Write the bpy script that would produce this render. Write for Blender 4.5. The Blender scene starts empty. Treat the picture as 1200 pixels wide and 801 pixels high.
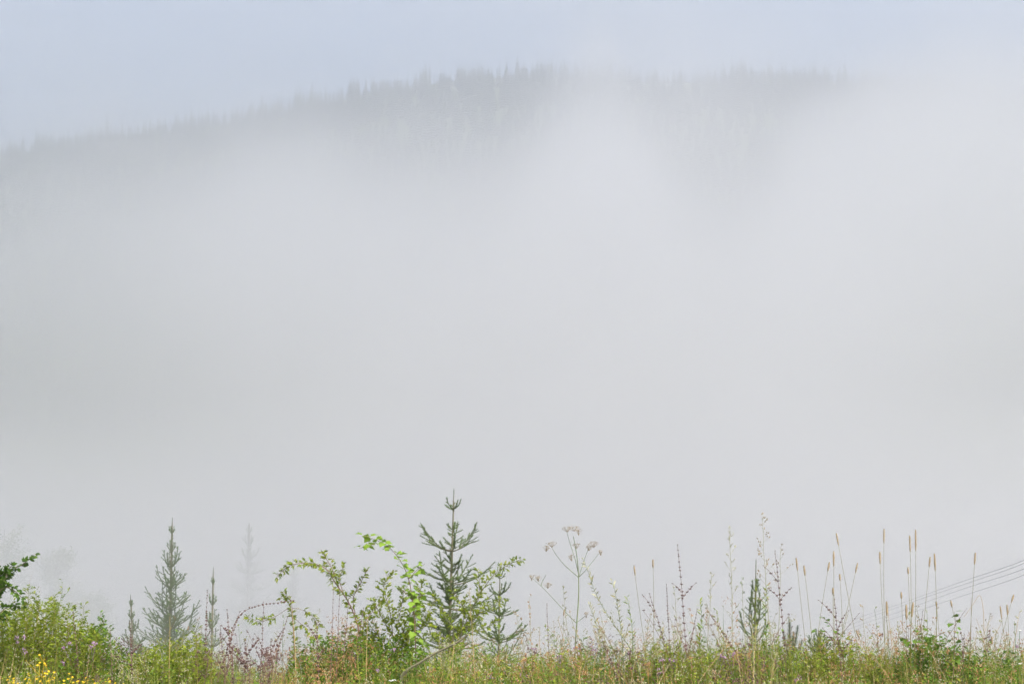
import bpy, math, random
import numpy as np
from mathutils import Vector, Matrix, noise

# ------------------------------------------------------------------ camera, sky, sun, exposure
C = bpy.context.scene.collection
scn = bpy.context.scene
PITCH = 5.55
EYE = 1.6
FPX = 1649.0                     # focal length in pixels of the 1200 px wide photograph
cam_d = bpy.data.cameras.new('camera')
cam = bpy.data.objects.new('camera', cam_d)
C.objects.link(cam)
cam_d.sensor_width = 36.0
cam_d.lens = 36.0 * FPX / 1200.0
cam_d.clip_start = 0.1
cam_d.clip_end = 20000
cam.location = (0, 0, EYE)
cam.rotation_euler = (math.radians(90 + PITCH), 0, 0)
scn.camera = cam

SUN_EL, SUN_AZ = 42.0, 158.0     # veiled morning sun behind the camera, to its right
world = bpy.data.worlds.new('World')
scn.world = world
world.use_nodes = True
wt = world.node_tree
bg = wt.nodes['Background']
sky = wt.nodes.new('ShaderNodeTexSky')
sky.sky_type = 'NISHITA'
sky.sun_disc = False
sky.sun_elevation = math.radians(SUN_EL)
sky.sun_rotation = math.radians(SUN_AZ)
sky.dust_density = 0.8
sky.ozone_density = 1.6
# thin cirrus veil: the blue sky partly covered by even, pale high cloud
veil = wt.nodes.new('ShaderNodeMixRGB')
tc = wt.nodes.new('ShaderNodeTexCoord')
cn = wt.nodes.new('ShaderNodeTexNoise')
cn.inputs['Scale'].default_value = 1.6
cn.inputs['Detail'].default_value = 4
cr = wt.nodes.new('ShaderNodeMapRange')
cr.inputs['From Min'].default_value = 0.35
cr.inputs['From Max'].default_value = 0.7
cr.inputs['To Min'].default_value = 0.05
cr.inputs['To Max'].default_value = 0.35
wt.links.new(tc.outputs['Generated'], cn.inputs['Vector'])
wt.links.new(cn.outputs['Fac'], cr.inputs['Value'])
wt.links.new(cr.outputs['Result'], veil.inputs['Fac'])
wt.links.new(sky.outputs['Color'], veil.inputs['Color1'])
veil.inputs['Color2'].default_value = (6.2, 6.5, 6.9, 1)
wt.links.new(veil.outputs['Color'], bg.inputs['Color'])
bg.inputs['Strength'].default_value = 0.052

sun_d = bpy.data.lights.new('sun', 'SUN')
sun_d.energy = 3.9
sun_d.angle = math.radians(12)
sun_d.color = (1.0, 0.965, 0.92)
sun = bpy.data.objects.new('sun', sun_d)
C.objects.link(sun)
_az, _el = math.radians(SUN_AZ), math.radians(SUN_EL)
sdir = Vector((math.sin(_az) * math.cos(_el), math.cos(_az) * math.cos(_el), math.sin(_el)))
sun.rotation_euler = (-sdir).to_track_quat('-Z', 'Y').to_euler()
sun.location = (0, 0, 400)

scn.view_settings.view_transform = 'Standard'
scn.view_settings.look = 'None'
scn.view_settings.exposure = EXPOSURE = 2.11
scn.view_settings.gamma = 1.0
scn.view_settings.use_curve_mapping = False
cy = scn.cycles
cy.max_bounces = 10
cy.diffuse_bounces = 3
cy.glossy_bounces = 2
cy.transmission_bounces = 4
cy.transparent_max_bounces = 8
cy.volume_bounces = 4
cy.volume_step_rate = 1.0
cy.volume_max_steps = 256
cy.use_adaptive_sampling = True
cy.adaptive_threshold = 0.025
cy.use_denoising = True
cy.denoiser = 'OPENIMAGEDENOISE'
cy.sample_clamp_indirect = 4.0


def at(px, py, dist):
    """World point seen at pixel (px, py) of the 1200x801 photograph, at forward distance dist (world y)."""
    a = (px - 600.0) / FPX
    b = -(py - 400.5) / FPX
    p = math.radians(PITCH)
    fy = math.cos(p) - b * math.sin(p)
    fz = math.sin(p) + b * math.cos(p)
    k = dist / fy
    return Vector((a * k, dist, EYE + fz * k))


def smooth(e0, e1, x):
    t = min(1.0, max(0.0, (x - e0) / (e1 - e0)))
    return t * t * (3 - 2 * t)


# ------------------------------------------------------------------ terrain
RIDGE = [(-2600, 380), (-900, 300), (0, 182), (100, 168), (200, 156), (300, 138), (400, 118), (440, 108), (500, 100), (560, 93), (640, 89),
         (700, 92), (760, 99), (800, 100), (880, 93), (950, 96), (1010, 99), (1100, 104), (1200, 112), (1800, 170), (3200, 330), (5000, 500)]
RD = 1000.0
RX = [at(a, 300, RD).x for a, b in RIDGE]
RZ = [at(600, b, RD).z for a, b in RIDGE]
SX = [-9.0, -4.0, -2.6, -1.9, 0.0, 2.0, 9.0]      # where the crest of the bank lies, by x


def ground_z(x, y):
    # bank the camera stands on, its edge, the slope down to the valley, the far hill
    edge = 10.3 + 0.5 * math.sin(x * 0.7 + 1.0) + 0.25 * math.sin(x * 1.9)
    z = 0.05 * noise.noise(Vector((x * 0.8, y * 0.8, 0)))
    d = y - edge
    if d > 0:
        z -= 0.55 * (d if d > 2 else d * d / 4 + 0.0) + (0 if d > 2 else 0) - (0.55 if d > 2 else 0)
        if d > 8:
            z += 2.0 * smooth(8, 60, d) * noise.noise(Vector((x * 0.03, y * 0.03, 3)))
    floor = -80.0
    if y > 90:
        w = smooth(90, 230, y)
        z = max(z, -120) * (1 - w) + floor * w
    if y > 230:
        rz = float(np.interp(x * RD / max(y, 600), RX, RZ))
        t = (y - 230) / (RD - 230)
        if t < 1:
            z = floor + (rz - floor) * (t ** 1.25)
        else:
            z = rz - (t - 1) * 90
        z += 14 * noise.noise(Vector((x * 0.006, y * 0.006, 7))) * smooth(230, 400, y) * (1 - smooth(800, 950, y))
    return z


def link(name, me, mats, parent=None):
    o = bpy.data.objects.new(name, me)
    C.objects.link(o)
    for m in (mats if isinstance(mats, (list, tuple)) else [mats]):
        if m.name not in me.materials:
            me.materials.append(m)
    if parent:
        o.parent = parent
    return o


def node_mat(name):
    m = bpy.data.materials.new(name)
    m.use_nodes = True
    nt = m.node_tree
    return m, nt, nt.nodes['Principled BSDF']


# ---- ground material: soil, moss and dry thatch
def ground_material():
    m, nt, b = node_mat('meadow_soil')
    t = nt.nodes.new('ShaderNodeTexCoord')
    n = nt.nodes.new('ShaderNodeTexNoise')
    n.inputs['Scale'].default_value = 1.8
    n.inputs['Detail'].default_value = 9
    r = nt.nodes.new('ShaderNodeValToRGB')
    e = r.color_ramp.elements
    e[0].position, e[0].color = 0.3, (0.035, 0.045, 0.014, 1)
    e[1].position, e[1].color = 0.72, (0.11, 0.085, 0.04, 1)
    k = e.new(0.5)
    k.color = (0.045, 0.075, 0.02, 1)
    nt.links.new(t.outputs['Object'], n.inputs['Vector'])
    nt.links.new(n.outputs['Fac'], r.inputs['Fac'])
    nt.links.new(r.outputs['Color'], b.inputs['Base Color'])
    b.inputs['Roughness'].default_value = 0.95
    bump = nt.nodes.new('ShaderNodeBump')
    bump.inputs['Distance'].default_value = 0.05
    nt.links.new(n.outputs['Fac'], bump.inputs['Height'])
    nt.links.new(bump.outputs['Normal'], b.inputs['Normal'])
    return m


M_GROUND = ground_material()
ys = [-400, -200, -80, -30, -10, -3, 0, 3, 5, 6.5] + [7.5 + 0.25 * i for i in range(40)] + [18, 19, 21, 24, 28, 33, 40, 50, 62, 75, 90, 105, 125, 150, 180, 215, 250] \
    + [275 + 25 * i for i in range(33)] + [1150, 1300, 1600, 2200, 3200, 4500]
US = sorted(set([-1.0, -0.7, -0.45] + [-0.3 + 0.006 * i for i in range(101)] + [0.45, 0.7, 1.0]))
gv, gf = [], []
for y in ys:
    half = 14 + abs(y) * 1.0 if y < 1000 else 3000
    # columns are spread more closely where the view is
    for u in US:
        x = math.copysign(abs(u) ** 1.0, u) * (half / 0.9) * (1.0 + 2.0 * max(0, abs(u) - 0.3))
        gv.append((x, y, ground_z(x, y)))
nx = len(US)
for j in range(len(ys) - 1):
    for i in range(nx - 1):
        a = j * nx + i
        gf.append((a, a + 1, a + 1 + nx, a + nx))
me = bpy.data.meshes.new('ground')
me.from_pydata(gv, [], gf)
me.polygons.foreach_set('use_smooth', [True] * len(me.polygons))
ground = link('ground', me, M_GROUND)
ground['kind'] = 'structure'

# ------------------------------------------------------------------ air: even haze, and the fog bank lying in the valley
HAZE_D = 0.00155


def box_mesh(name, x0, x1, y0, y1, z0, z1):
    v = [(x0, y0, z0), (x1, y0, z0), (x1, y1, z0), (x0, y1, z0), (x0, y0, z1), (x1, y0, z1), (x1, y1, z1), (x0, y1, z1)]
    f = [(3, 2, 1, 0), (4, 5, 6, 7), (0, 1, 5, 4), (1, 2, 6, 5), (2, 3, 7, 6), (3, 0, 4, 7)]
    me = bpy.data.meshes.new(name)
    me.from_pydata(v, [], f)
    return me


def volume_mat(name, color, density, aniso):
    m = bpy.data.materials.new(name)
    m.use_nodes = True
    nt = m.node_tree
    nt.nodes.clear()
    out = nt.nodes.new('ShaderNodeOutputMaterial')
    pv = nt.nodes.new('ShaderNodeVolumePrincipled')
    pv.inputs['Color'].default_value = (*color, 1)
    pv.inputs['Density'].default_value = density
    pv.inputs['Anisotropy'].default_value = aniso
    nt.links.new(pv.outputs['Volume'], out.inputs['Volume'])
    return m, nt, pv


hm, _, _ = volume_mat('thin_haze', (0.715, 0.715, 0.742), HAZE_D, 0.62)
hz = link('haze', box_mesh('haze', -5200, 5200, -420, 4600, -140, 372), hm)
hz['kind'] = 'stuff'
hz['label'] = 'thin pale morning haze hanging in the air over the whole valley'

fm, nt, pv = volume_mat('valley_fog', (0.932, 0.920, 0.908), 0.01, 0.62)
geo = nt.nodes.new('ShaderNodeNewGeometry')
sep = nt.nodes.new('ShaderNodeSeparateXYZ')
nt.links.new(geo.outputs['Position'], sep.inputs[0])


def mth(op, a, b=None, clamp=False):
    n = nt.nodes.new('ShaderNodeMath')
    n.operation = op
    n.use_clamp = clamp
    for i, v in enumerate((a, b)):
        if v is None:
            continue
        if isinstance(v, (int, float)):
            n.inputs[i].default_value = v
        else:
            nt.links.new(v, n.inputs[i])
    return n.outputs[0]


X, Y, Z = sep.outputs
nz = nt.nodes.new('ShaderNodeTexNoise')
nz.inputs['Scale'].default_value = 0.013
nz.inputs['Detail'].default_value = 2
nz.inputs['Roughness'].default_value = 0.55
nt.links.new(geo.outputs['Position'], nz.inputs['Vector'])
N = mth('SUBTRACT', nz.outputs['Fac'], 0.5)
# height of the fog's top: climbs the far slope, a plume in the middle, a gap beside it, high again to the right, low to the left
prof = nt.nodes.new('ShaderNodeValToRGB')
prof.color_ramp.interpolation = 'B_SPLINE'
PROF = [(-380, -40), (-230, -26), (-120, -4), (-70, -8), (-15, -18), (20, 12), (56, 68), (92, -42), (140, -46), (172, 10), (210, 44), (380, 44)]
el = prof.color_ramp.elements
while len(el) < len(PROF):
    el.new(0.5)
for e, (px_, h_) in zip(el, PROF):
    v_ = (h_ + 60) / 130
    e.position = (px_ + 400) / 800
    e.color = (v_, v_, v_, 1)
ux = mth('DIVIDE', mth('MULTIPLY', X, 800.0), mth('MAXIMUM', Y, 200.0))
nt.links.new(mth('DIVIDE', mth('ADD', ux, 400.0), 800.0), prof.inputs['Fac'])
off = mth('SUBTRACT', mth('MULTIPLY', prof.outputs['Color'], 130.0), 60.0)
off = mth('MULTIPLY', off, mth('DIVIDE', Y, 800.0))
top = mth('ADD', mth('MULTIPLY', Y, 0.226), 3.0)
top = mth('ADD', top, off)
top = mth('ADD', top, mth('MULTIPLY', N, mth('MULTIPLY', Y, 0.22)))
depth = mth('DIVIDE', mth('SUBTRACT', top, Z), mth('ADD', mth('MULTIPLY', Y, 0.11), 2.0))
cov = mth('MULTIPLY', mth('ADD', depth, 0.5), 1.0, True)
cov = mth('MULTIPLY', cov, cov)
# billows: thick rolls and thinner gaps between them
nb = nt.nodes.new('ShaderNodeTexNoise')
nb.inputs['Scale'].default_value = 0.0065
nb.inputs['Detail'].default_value = 2
nb.inputs['Roughness'].default_value = 0.6
nt.links.new(geo.outputs['Position'], nb.inputs['Vector'])
bil = mth('ADD', mth('MULTIPLY', mth('MULTIPLY', mth('SUBTRACT', nb.outputs['Fac'], 0.36), 4.5), 1.0, True), 0.12)
# fog density shaped thinner to either side, to darken the edges like lens falloff
lat = nt.nodes.new('ShaderNodeValToRGB')
lat.color_ramp.interpolation = 'B_SPLINE'
LAT = [(-0.40, 0.17), (-0.30, 0.28), (-0.18, 0.75), (-0.05, 1.2), (0.16, 1.2), (0.26, 0.72), (0.34, 0.36), (0.42, 0.22)]
el = lat.color_ramp.elements
while len(el) < len(LAT):
    el.new(0.5)
for e, (r_, v_) in zip(el, LAT):
    e.position = r_ + 0.5
    e.color = (v_, v_, v_, 1)
ratio = mth('DIVIDE', X, mth('MAXIMUM', Y, 30.0))
nt.links.new(mth('ADD', ratio, 0.5), lat.inputs['Fac'])
far_d = mth('MULTIPLY', mth('MULTIPLY', cov, bil), mth('MULTIPLY', lat.outputs['Color'], 0.0135))
# loose veils torn off the bank drift across the ridge
veil_d = mth('MULTIPLY', mth('MULTIPLY', mth('SUBTRACT', nb.outputs['Fac'], 0.47), 7.0, False), 1.0, True)
veil_d = mth('MULTIPLY', mth('MULTIPLY', veil_d, 0.0011), mth('DIVIDE', mth('SUBTRACT', Y, 200.0), 300.0, True))
far_d = mth('ADD', far_d, veil_d)
# a dense low layer laps the foot of the bank
ltop = mth('ADD', mth('ADD', mth('MULTIPLY', Y, 0.085), 2.5), mth('MULTIPLY', N, mth('MULTIPLY', Y, 0.1)))
lcov = mth('MULTIPLY', mth('DIVIDE', mth('SUBTRACT', ltop, Z), mth('ADD', mth('MULTIPLY', Y, 0.13), 2.0)), 1.0, True)
lcov = mth('MULTIPLY', lcov, lcov)
lfade = mth('DIVIDE', mth('SUBTRACT', 130.0, Y), 60.0, True)
low_d = mth('MULTIPLY', mth('MULTIPLY', lcov, lfade), 0.05)
nt.links.new(mth('ADD', far_d, low_d), pv.inputs['Density'])
fb = link('fog_bank', box_mesh('fog_bank', -900, 900, 15.5, 990, -130, 330), fm)
fb['kind'] = 'stuff'
fb['label'] = 'dense white fog bank filling the valley and lapping at the far ridge'
fm.cycles.volume_step_rate = 0.5

# ------------------------------------------------------------------ materials for the living things
def leafy(name, cols, translucent=0.35, rough=0.6, spec=0.12, scale=30.0):
    """Leaf material: each leaf or blade picks its own tone, with a fine mottling, and lets some light through."""
    m = bpy.data.materials.new(name)
    m.use_nodes = True
    nt = m.node_tree
    b = nt.nodes['Principled BSDF']
    out = nt.nodes['Material Output']
    g = nt.nodes.new('ShaderNodeNewGeometry')
    r = nt.nodes.new('ShaderNodeValToRGB')
    e = r.color_ramp.elements
    while len(e) < len(cols):
        e.new(0.5)
    for i, c in enumerate(cols):
        e[i].position = i / max(1, len(cols) - 1)
        e[i].color = (*c, 1)
    n = nt.nodes.new('ShaderNodeTexNoise')
    n.inputs['Scale'].default_value = scale
    n.inputs['Detail'].default_value = 2
    t = nt.nodes.new('ShaderNodeTexCoord')
    nt.links.new(t.outputs['Object'], n.inputs['Vector'])
    a = nt.nodes.new('ShaderNodeMath')
    a.operation = 'MULTIPLY_ADD'
    nt.links.new(n.outputs['Fac'], a.inputs[0])
    a.inputs[1].default_value = 0.5
    s = nt.nodes.new('ShaderNodeMath')
    s.operation = 'MULTIPLY_ADD'
    nt.links.new(g.outputs['Random Per Island'], s.inputs[0])
    s.inputs[1].default_value = 0.9
    s.inputs[2].default_value = -0.2
    nt.links.new(s.outputs[0], a.inputs[2])
    nt.links.new(a.outputs[0], r.inputs['Fac'])
    nt.links.new(r.outputs['Color'], b.inputs['Base Color'])
    b.inputs['Roughness'].default_value = rough
    b.inputs['Specular IOR Level'].default_value = spec
    if translucent > 0:
        tr = nt.nodes.new('ShaderNodeBsdfTranslucent')
        mx = nt.nodes.new('ShaderNodeMixShader')
        mx.inputs[0].default_value = translucent
        nt.links.new(r.outputs['Color'], tr.inputs['Color'])
        nt.links.new(b.outputs[0], mx.inputs[1])
        nt.links.new(tr.outputs[0], mx.inputs[2])
        nt.links.new(mx.outputs[0], out.inputs['Surface'])
    return m


M_NEEDLE = leafy('spruce_needles', [(0.075, 0.12, 0.036), (0.11, 0.16, 0.045), (0.155, 0.20, 0.058)], 0.12)
M_PINE = leafy('pine_needles', [(0.12, 0.155, 0.1), (0.16, 0.2, 0.13)], 0.12)
M_FARTREE = leafy('forest_spruce', [(0.022, 0.036, 0.022), (0.035, 0.052, 0.03)], 0.0, scale=0.5)
M_BARK = leafy('grey_brown_bark', [(0.09, 0.085, 0.05), (0.14, 0.125, 0.08)], 0.0, 0.9)
M_GRASS = leafy('green_grass', [(0.06, 0.105, 0.012), (0.115, 0.185, 0.02), (0.18, 0.25, 0.03), (0.26, 0.27, 0.06)], 0.4)
M_OLIVE = leafy('olive_grass', [(0.13, 0.14, 0.022), (0.21, 0.19, 0.04), (0.3, 0.23, 0.07)], 0.35)
M_STRAW = leafy('dry_straw', [(0.28, 0.17, 0.07), (0.42, 0.29, 0.13), (0.52, 0.4, 0.21)], 0.25)
M_LEAF = leafy('meadow_leaf', [(0.055, 0.115, 0.014), (0.105, 0.19, 0.022), (0.17, 0.27, 0.035)], 0.4)
M_YLEAF = leafy('yellow_green_leaf', [(0.12, 0.18, 0.015), (0.20, 0.265, 0.024), (0.31, 0.33, 0.04)], 0.45)
M_LIME = leafy('fresh_lime_leaf', [(0.15, 0.25, 0.03), (0.22, 0.34, 0.045), (0.30, 0.40, 0.06)], 0.5)
M_DARKLEAF = leafy('dark_shrub_leaf', [(0.05, 0.1, 0.014), (0.08, 0.15, 0.02), (0.12, 0.2, 0.03)], 0.35)
M_PALE = leafy('pale_seed_stalk', [(0.26, 0.24, 0.13), (0.34, 0.32, 0.18), (0.42, 0.40, 0.24)], 0.35)
M_GREYGREEN = leafy('grey_green_stalk', [(0.15, 0.18, 0.10), (0.22, 0.25, 0.13)], 0.3)
M_TAN = leafy('tan_seed_head', [(0.23, 0.175, 0.105), (0.32, 0.245, 0.15)], 0.15, 0.8, 0.1)
M_PURPLE = leafy('dark_purple_seeds', [(0.06, 0.032, 0.03), (0.11, 0.062, 0.055), (0.17, 0.105, 0.085)], 0.1, 0.8)
M_PSTEM = leafy('purple_brown_stem', [(0.13, 0.07, 0.06), (0.21, 0.13, 0.10)], 0.1, 0.8)
M_MAUVE = leafy('mauve_flower', [(0.18, 0.09, 0.13), (0.28, 0.17, 0.24), (0.42, 0.3, 0.4)], 0.3)
M_RUST = leafy('rusty_seed_plant', [(0.22, 0.1, 0.04), (0.36, 0.19, 0.08), (0.44, 0.28, 0.13)], 0.25)
M_YELLOW = leafy('yellow_petals', [(0.6, 0.36, 0.015), (0.72, 0.5, 0.03)], 0.35)
M_WHITE = leafy('white_petals', [(0.55, 0.55, 0.50), (0.75, 0.74, 0.70)], 0.35)
M_FARLEAF = leafy('far_birch_leaf', [(0.14, 0.18, 0.08), (0.2, 0.23, 0.11)], 0.3, scale=2)
M_WIRE, _nt, _b = node_mat('weathered_aluminium_wire')
_b.inputs['Base Color'].default_value = (0.10, 0.10, 0.105, 1)
_b.inputs['Metallic'].default_value = 0.3
_b.inputs['Roughness'].default_value = 0.6


# ------------------------------------------------------------------ mesh helpers
class MB:
    """Collects geometry; build() links it as ONE mesh object."""

    def __init__(self, origin=(0, 0, 0)):
        self.v, self.f = [], []
        self.o = Vector(origin)

    def P(self, p):
        self.v.append((p[0] - self.o.x, p[1] - self.o.y, p[2] - self.o.z))
        return len(self.v) - 1

    def tube(self, pts, r0, r1, n=4):
        pts = [Vector(p) for p in pts]
        rings = []
        m = len(pts)
        for i, p in enumerate(pts):
            d = (pts[min(i + 1, m - 1)] - pts[max(i - 1, 0)])
            if d.length < 1e-9:
                d = Vector((0, 0, 1))
            d.normalize()
            a = d.cross(Vector((0.31, 0.95, 0.02)) if abs(d.y) < 0.9 else Vector((1, 0, 0))).normalized()
            b = d.cross(a)
            r = r0 + (r1 - r0) * i / max(1, m - 1)
            rings.append([self.P(p + a * (r * math.cos(k * math.tau / n)) + b * (r * math.sin(k * math.tau / n))) for k in range(n)])
        for A, B in zip(rings, rings[1:]):
            for k in range(n):
                self.f.append((A[k], A[(k + 1) % n], B[(k + 1) % n], B[k]))
        self.f.append(tuple(rings[0][::-1]))
        self.f.append(tuple(rings[-1]))

    def leaf(self, p, d, side, L, W, droop=0.2, fold=0.25):
        """A folded, drooping leaf of six faces starting at p along d; side is roughly across it."""
        p, d = Vector(p), Vector(d).normalized()
        s = Vector(side)
        s = (s - d * s.dot(d))
        s = s.normalized() if s.length > 1e-6 else d.orthogonal().normalized()
        n = s.cross(d)
        if n.z < 0:
            n = -n
        i0 = self.P(p)
        m1 = self.P(p + d * (0.35 * L) - n * (droop * 0.06 * L))
        m2 = self.P(p + d * (0.70 * L) - n * (droop * 0.35 * L))
        tip = self.P(p + d * (0.97 * L) - n * (droop * 0.8 * L))
        a1 = self.P(p + d * (0.32 * L) + s * (W * 0.5) + n * (fold * W * 0.5))
        b1 = self.P(p + d * (0.32 * L) - s * (W * 0.5) + n * (fold * W * 0.5))
        a2 = self.P(p + d * (0.68 * L) + s * (W * 0.36) + n * (fold * W * 0.3 - droop * 0.33 * L))
        b2 = self.P(p + d * (0.68 * L) - s * (W * 0.36) + n * (fold * W * 0.3 - droop * 0.33 * L))
        self.f += [(i0, m1, a1), (i0, b1, m1), (m1, m2, a2, a1), (m1, b1, b2, m2), (m2, tip, a2), (m2, b2, tip)]

    def blade(self, p, d, H, W, bend, bd):
        """A grass blade: three tapering segments, bent over towards bd."""
        p, d, bd = Vector(p), Vector(d), Vector(bd)
        s = Vector((-bd.y, bd.x, 0))
        s = s.normalized() * W * 0.5 if s.length > 1e-6 else Vector((W * 0.5, 0, 0))
        prev = None
        for t, w in ((0, 1.0), (0.4, 0.85), (0.75, 0.5)):
            q = p + d * (H * t) + bd * (bend * H * t * t) - Vector((0, 0, bend * H * 0.45 * t ** 3))
            a, b = self.P(q - s * w), self.P(q + s * w)
            if prev:
                self.f.append((prev[0], prev[1], b, a))
            prev = (a, b)
        q = p + d * H + bd * (bend * H) - Vector((0, 0, bend * H * 0.45))
        self.f.append((prev[0], prev[1], self.P(q)))

    def blob(self, p, axis, L, R, n=5, rough=0.15, rnd=random):
        """A seed or bud: short spindle along axis."""
        p, d = Vector(p), Vector(axis).normalized()
        a = d.orthogonal().normalized()
        b = d.cross(a)
        i0 = self.P(p - d * (L * 0.5))
        rings = []
        for t, w in ((-0.25, 0.85), (0.2, 1.0)):
            ring = []
            for k in range(n):
                r = R * w * (1 + rnd.uniform(-rough, rough))
                ring.append(self.P(p + d * (t * L) + a * (r * math.cos(k * math.tau / n)) + b * (r * math.sin(k * math.tau / n))))
            rings.append(ring)
        i1 = self.P(p + d * (L * 0.5))
        A, B = rings
        for k in range(n):
            q = (k + 1) % n
            self.f += [(i0, A[q], A[k]), (A[k], A[q], B[q], B[k]), (B[k], B[q], i1)]

    def mesh(self, name):
        me = bpy.data.meshes.new(name)
        me.from_pydata(self.v, [], self.f)
        return me

    def build(self, name, mat, parent=None, stuff=False):
        o = link(name, self.mesh(name), mat, parent)
        if stuff:
            o['kind'] = 'stuff'
        return o


def thing(name, label, cat, loc=(0, 0, 0), group=None):
    o = bpy.data.objects.new(name, None)
    o.empty_display_size = 0.1
    C.objects.link(o)
    o.location = loc
    o['label'] = label
    o['category'] = cat
    if group:
        o['group'] = group
    return o


def copy_tree(o, parent=None):
    c = o.copy()
    C.objects.link(c)
    if parent:
        c.parent = parent
    for ch in list(o.children):
        copy_tree(ch, c)
    return c


def root_line(tx, ty, bx, by, D, Db=None):
    """Tip point at pixel (tx, ty) and the point where a straight stem through pixel (bx, by) meets the ground."""
    Db = Db or D
    tip = at(tx, ty, D)
    low = at(bx, by, Db)
    d = (low - tip)
    k = 1.0
    for _ in range(30):
        q = tip + d * k
        g = ground_z(q.x, q.y)
        if q.z <= g + 0.005:
            break
        k += max(0.004, (q.z - g) / max(0.05, -d.z) * 0.8)
    return tip, tip + d * k


def curve_pts(a, b, n, bow=0.0, bdir=(1, 0, 0), wob=0.0, rnd=random, power=1.0):
    a, b, bd = Vector(a), Vector(b), Vector(bdir)
    out = []
    for i in range(n + 1):
        t = i / n
        p = a.lerp(b, t) + bd * (bow * 4 * t * (1 - t))
        if 0 < i < n and wob:
            p += Vector((rnd.uniform(-wob, wob), rnd.uniform(-wob, wob), 0))
        out.append(p)
    return out


def catmull(pts, sub=5):
    pts = [Vector(p) for p in pts]
    P = [pts[0] * 2 - pts[1]] + pts + [pts[-1] * 2 - pts[-2]]
    out = []
    for i in range(1, len(P) - 2):
        for k in range(sub):
            t = k / sub
            a, b, c, d = P[i - 1], P[i], P[i + 1], P[i + 2]
            out.append(0.5 * ((2 * b) + (c - a) * t + (2 * a - 5 * b + 4 * c - d) * t * t + (3 * b - a - 3 * c + d) * t ** 3))
    out.append(pts[-1])
    return out


def px_path(pix, D, sub=4, jitter=0.0, rnd=random):
    """Smooth path through pixels given as (x, y) or (x, y, distance)."""
    return catmull([at(q[0], q[1], (q[2] if len(q) > 2 else D) + (rnd.uniform(-jitter, jitter) if jitter else 0)) for q in pix], sub)


def to_ground(p):
    """Extend a path's last point down to the ground."""
    q = p[-1].copy()
    q += (p[-1] - p[-3]).normalized() * 0.0
    out = [q]
    g = ground_z(q.x, q.y)
    if q.z > g:
        out.append(Vector((q.x * 0.998, q.y, g - 0.02)))
    return out[1:]


# ------------------------------------------------------------------ trees on the far ridge and its forest
rr = random.Random(11)


def far_spruce_mesh(name, rnd, tiers=11, n=9):
    """A whole far conifer, 1 unit tall: stem and drooping ragged tiers with pointed branch ends."""
    b = MB()
    b.tube([(0, 0, 0), (0, 0, 0.5), (0, 0, 1.0)], 0.012, 0.002, 4)
    for k in range(tiers):
        t = k / (tiers - 1)
        z = 0.10 + 0.86 * t
        R = 0.165 * (1 - t) ** 0.85 + 0.012
        ph = rnd.uniform(0, 6)
        c = b.P((0, 0, z + 0.055 * (1 - t) + 0.03))
        ring = []
        for q in range(n * 2):
            a = ph + q * math.pi / n
            r = R * (rnd.uniform(0.8, 1.15) if q % 2 == 0 else rnd.uniform(0.35, 0.5))
            zz = z - (0.035 if q % 2 == 0 else 0.0) * (1.2 - t) + rnd.uniform(-0.006, 0.006)
            ring.append(b.P((r * math.cos(a), r * math.sin(a), zz)))
        for q in range(n * 2):
            b.f.append((c, ring[q], ring[(q + 1) % (n * 2)]))
    return b


FAR = []
for k in range(6):
    me = far_spruce_mesh('far_spruce', rr, tiers=rr.choice([9, 11, 12])).mesh('ridge_spruce')
    me.materials.append(M_FARTREE)
    FAR.append(me)
RLAB = 'small dark pointed spruce, one of the row along the foggy ridge skyline'
px = -12.0
nr = 0
while px < 1212 and nr < 292:
    gap = rr.choice([1.2, 2.0, 2.8, 3.6, 4.6, 5.5, 9.5])
    px += gap
    yy = RD - rr.uniform(-4, 14)
    x = at(px, 300, yy).x
    o = bpy.data.objects.new('ridge_spruce', rr.choice(FAR))
    C.objects.link(o)
    h = (12 + 9 * noise.noise(Vector((px * 0.035, 2, 0))) + 6 * noise.noise(Vector((px * 0.12, 7, 0)))) * rr.uniform(0.6, 1.3)
    h = max(6.0, h)
    if rr.random() < 0.05:
        h *= 1.25
    o.location = (x, yy, ground_z(x, yy) - 0.4)
    wd = rr.uniform(0.8, 1.25)
    o.scale = (h * wd, h * wd, h)
    o.rotation_euler = (rr.uniform(-.03, .03), rr.uniform(-.03, .03), rr.uniform(0, 6.28))
    o['label'] = RLAB
    o['category'] = 'spruce tree'
    o['group'] = 'spruces along the skyline of the far ridge'
    nr += 1
# the forest on the face of the hill: one mass
V, F = [], []
protos = []
for k in range(5):
    p = far_spruce_mesh('p', rr, tiers=10, n=4)
    protos.append((np.array(p.v), p.f))
VV, FF, base_i = [], [], 0
for k in range(8500):
    yy = rr.uniform(520, 990) if k > 1200 else rr.uniform(930, 992)
    x = rr.uniform(-0.44, 0.44) * yy
    h = rr.uniform(9, 19)
    pv_, pf_ = protos[k % 5]
    a = rr.uniform(0, 6.28)
    ca, sa = math.cos(a), math.sin(a)
    w = h * rr.uniform(0.9, 1.35)
    q = np.empty_like(pv_)
    q[:, 0] = (pv_[:, 0] * ca - pv_[:, 1] * sa) * w + x
    q[:, 1] = (pv_[:, 0] * sa + pv_[:, 1] * ca) * w + yy
    q[:, 2] = pv_[:, 2] * h + ground_z(x, yy) - 0.4
    VV.append(q)
    FF += [tuple(i + base_i for i in f) for f in pf_]
    base_i += len(q)
me = bpy.data.meshes.new('forest')
me.from_pydata(np.concatenate(VV).tolist(), [], FF)
forest = link('forest', me, M_FARTREE)
forest['kind'] = 'stuff'
forest['label'] = 'dark spruce forest covering the far hill below its ridge, mostly lost in fog'
forest['category'] = 'forest'


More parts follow.
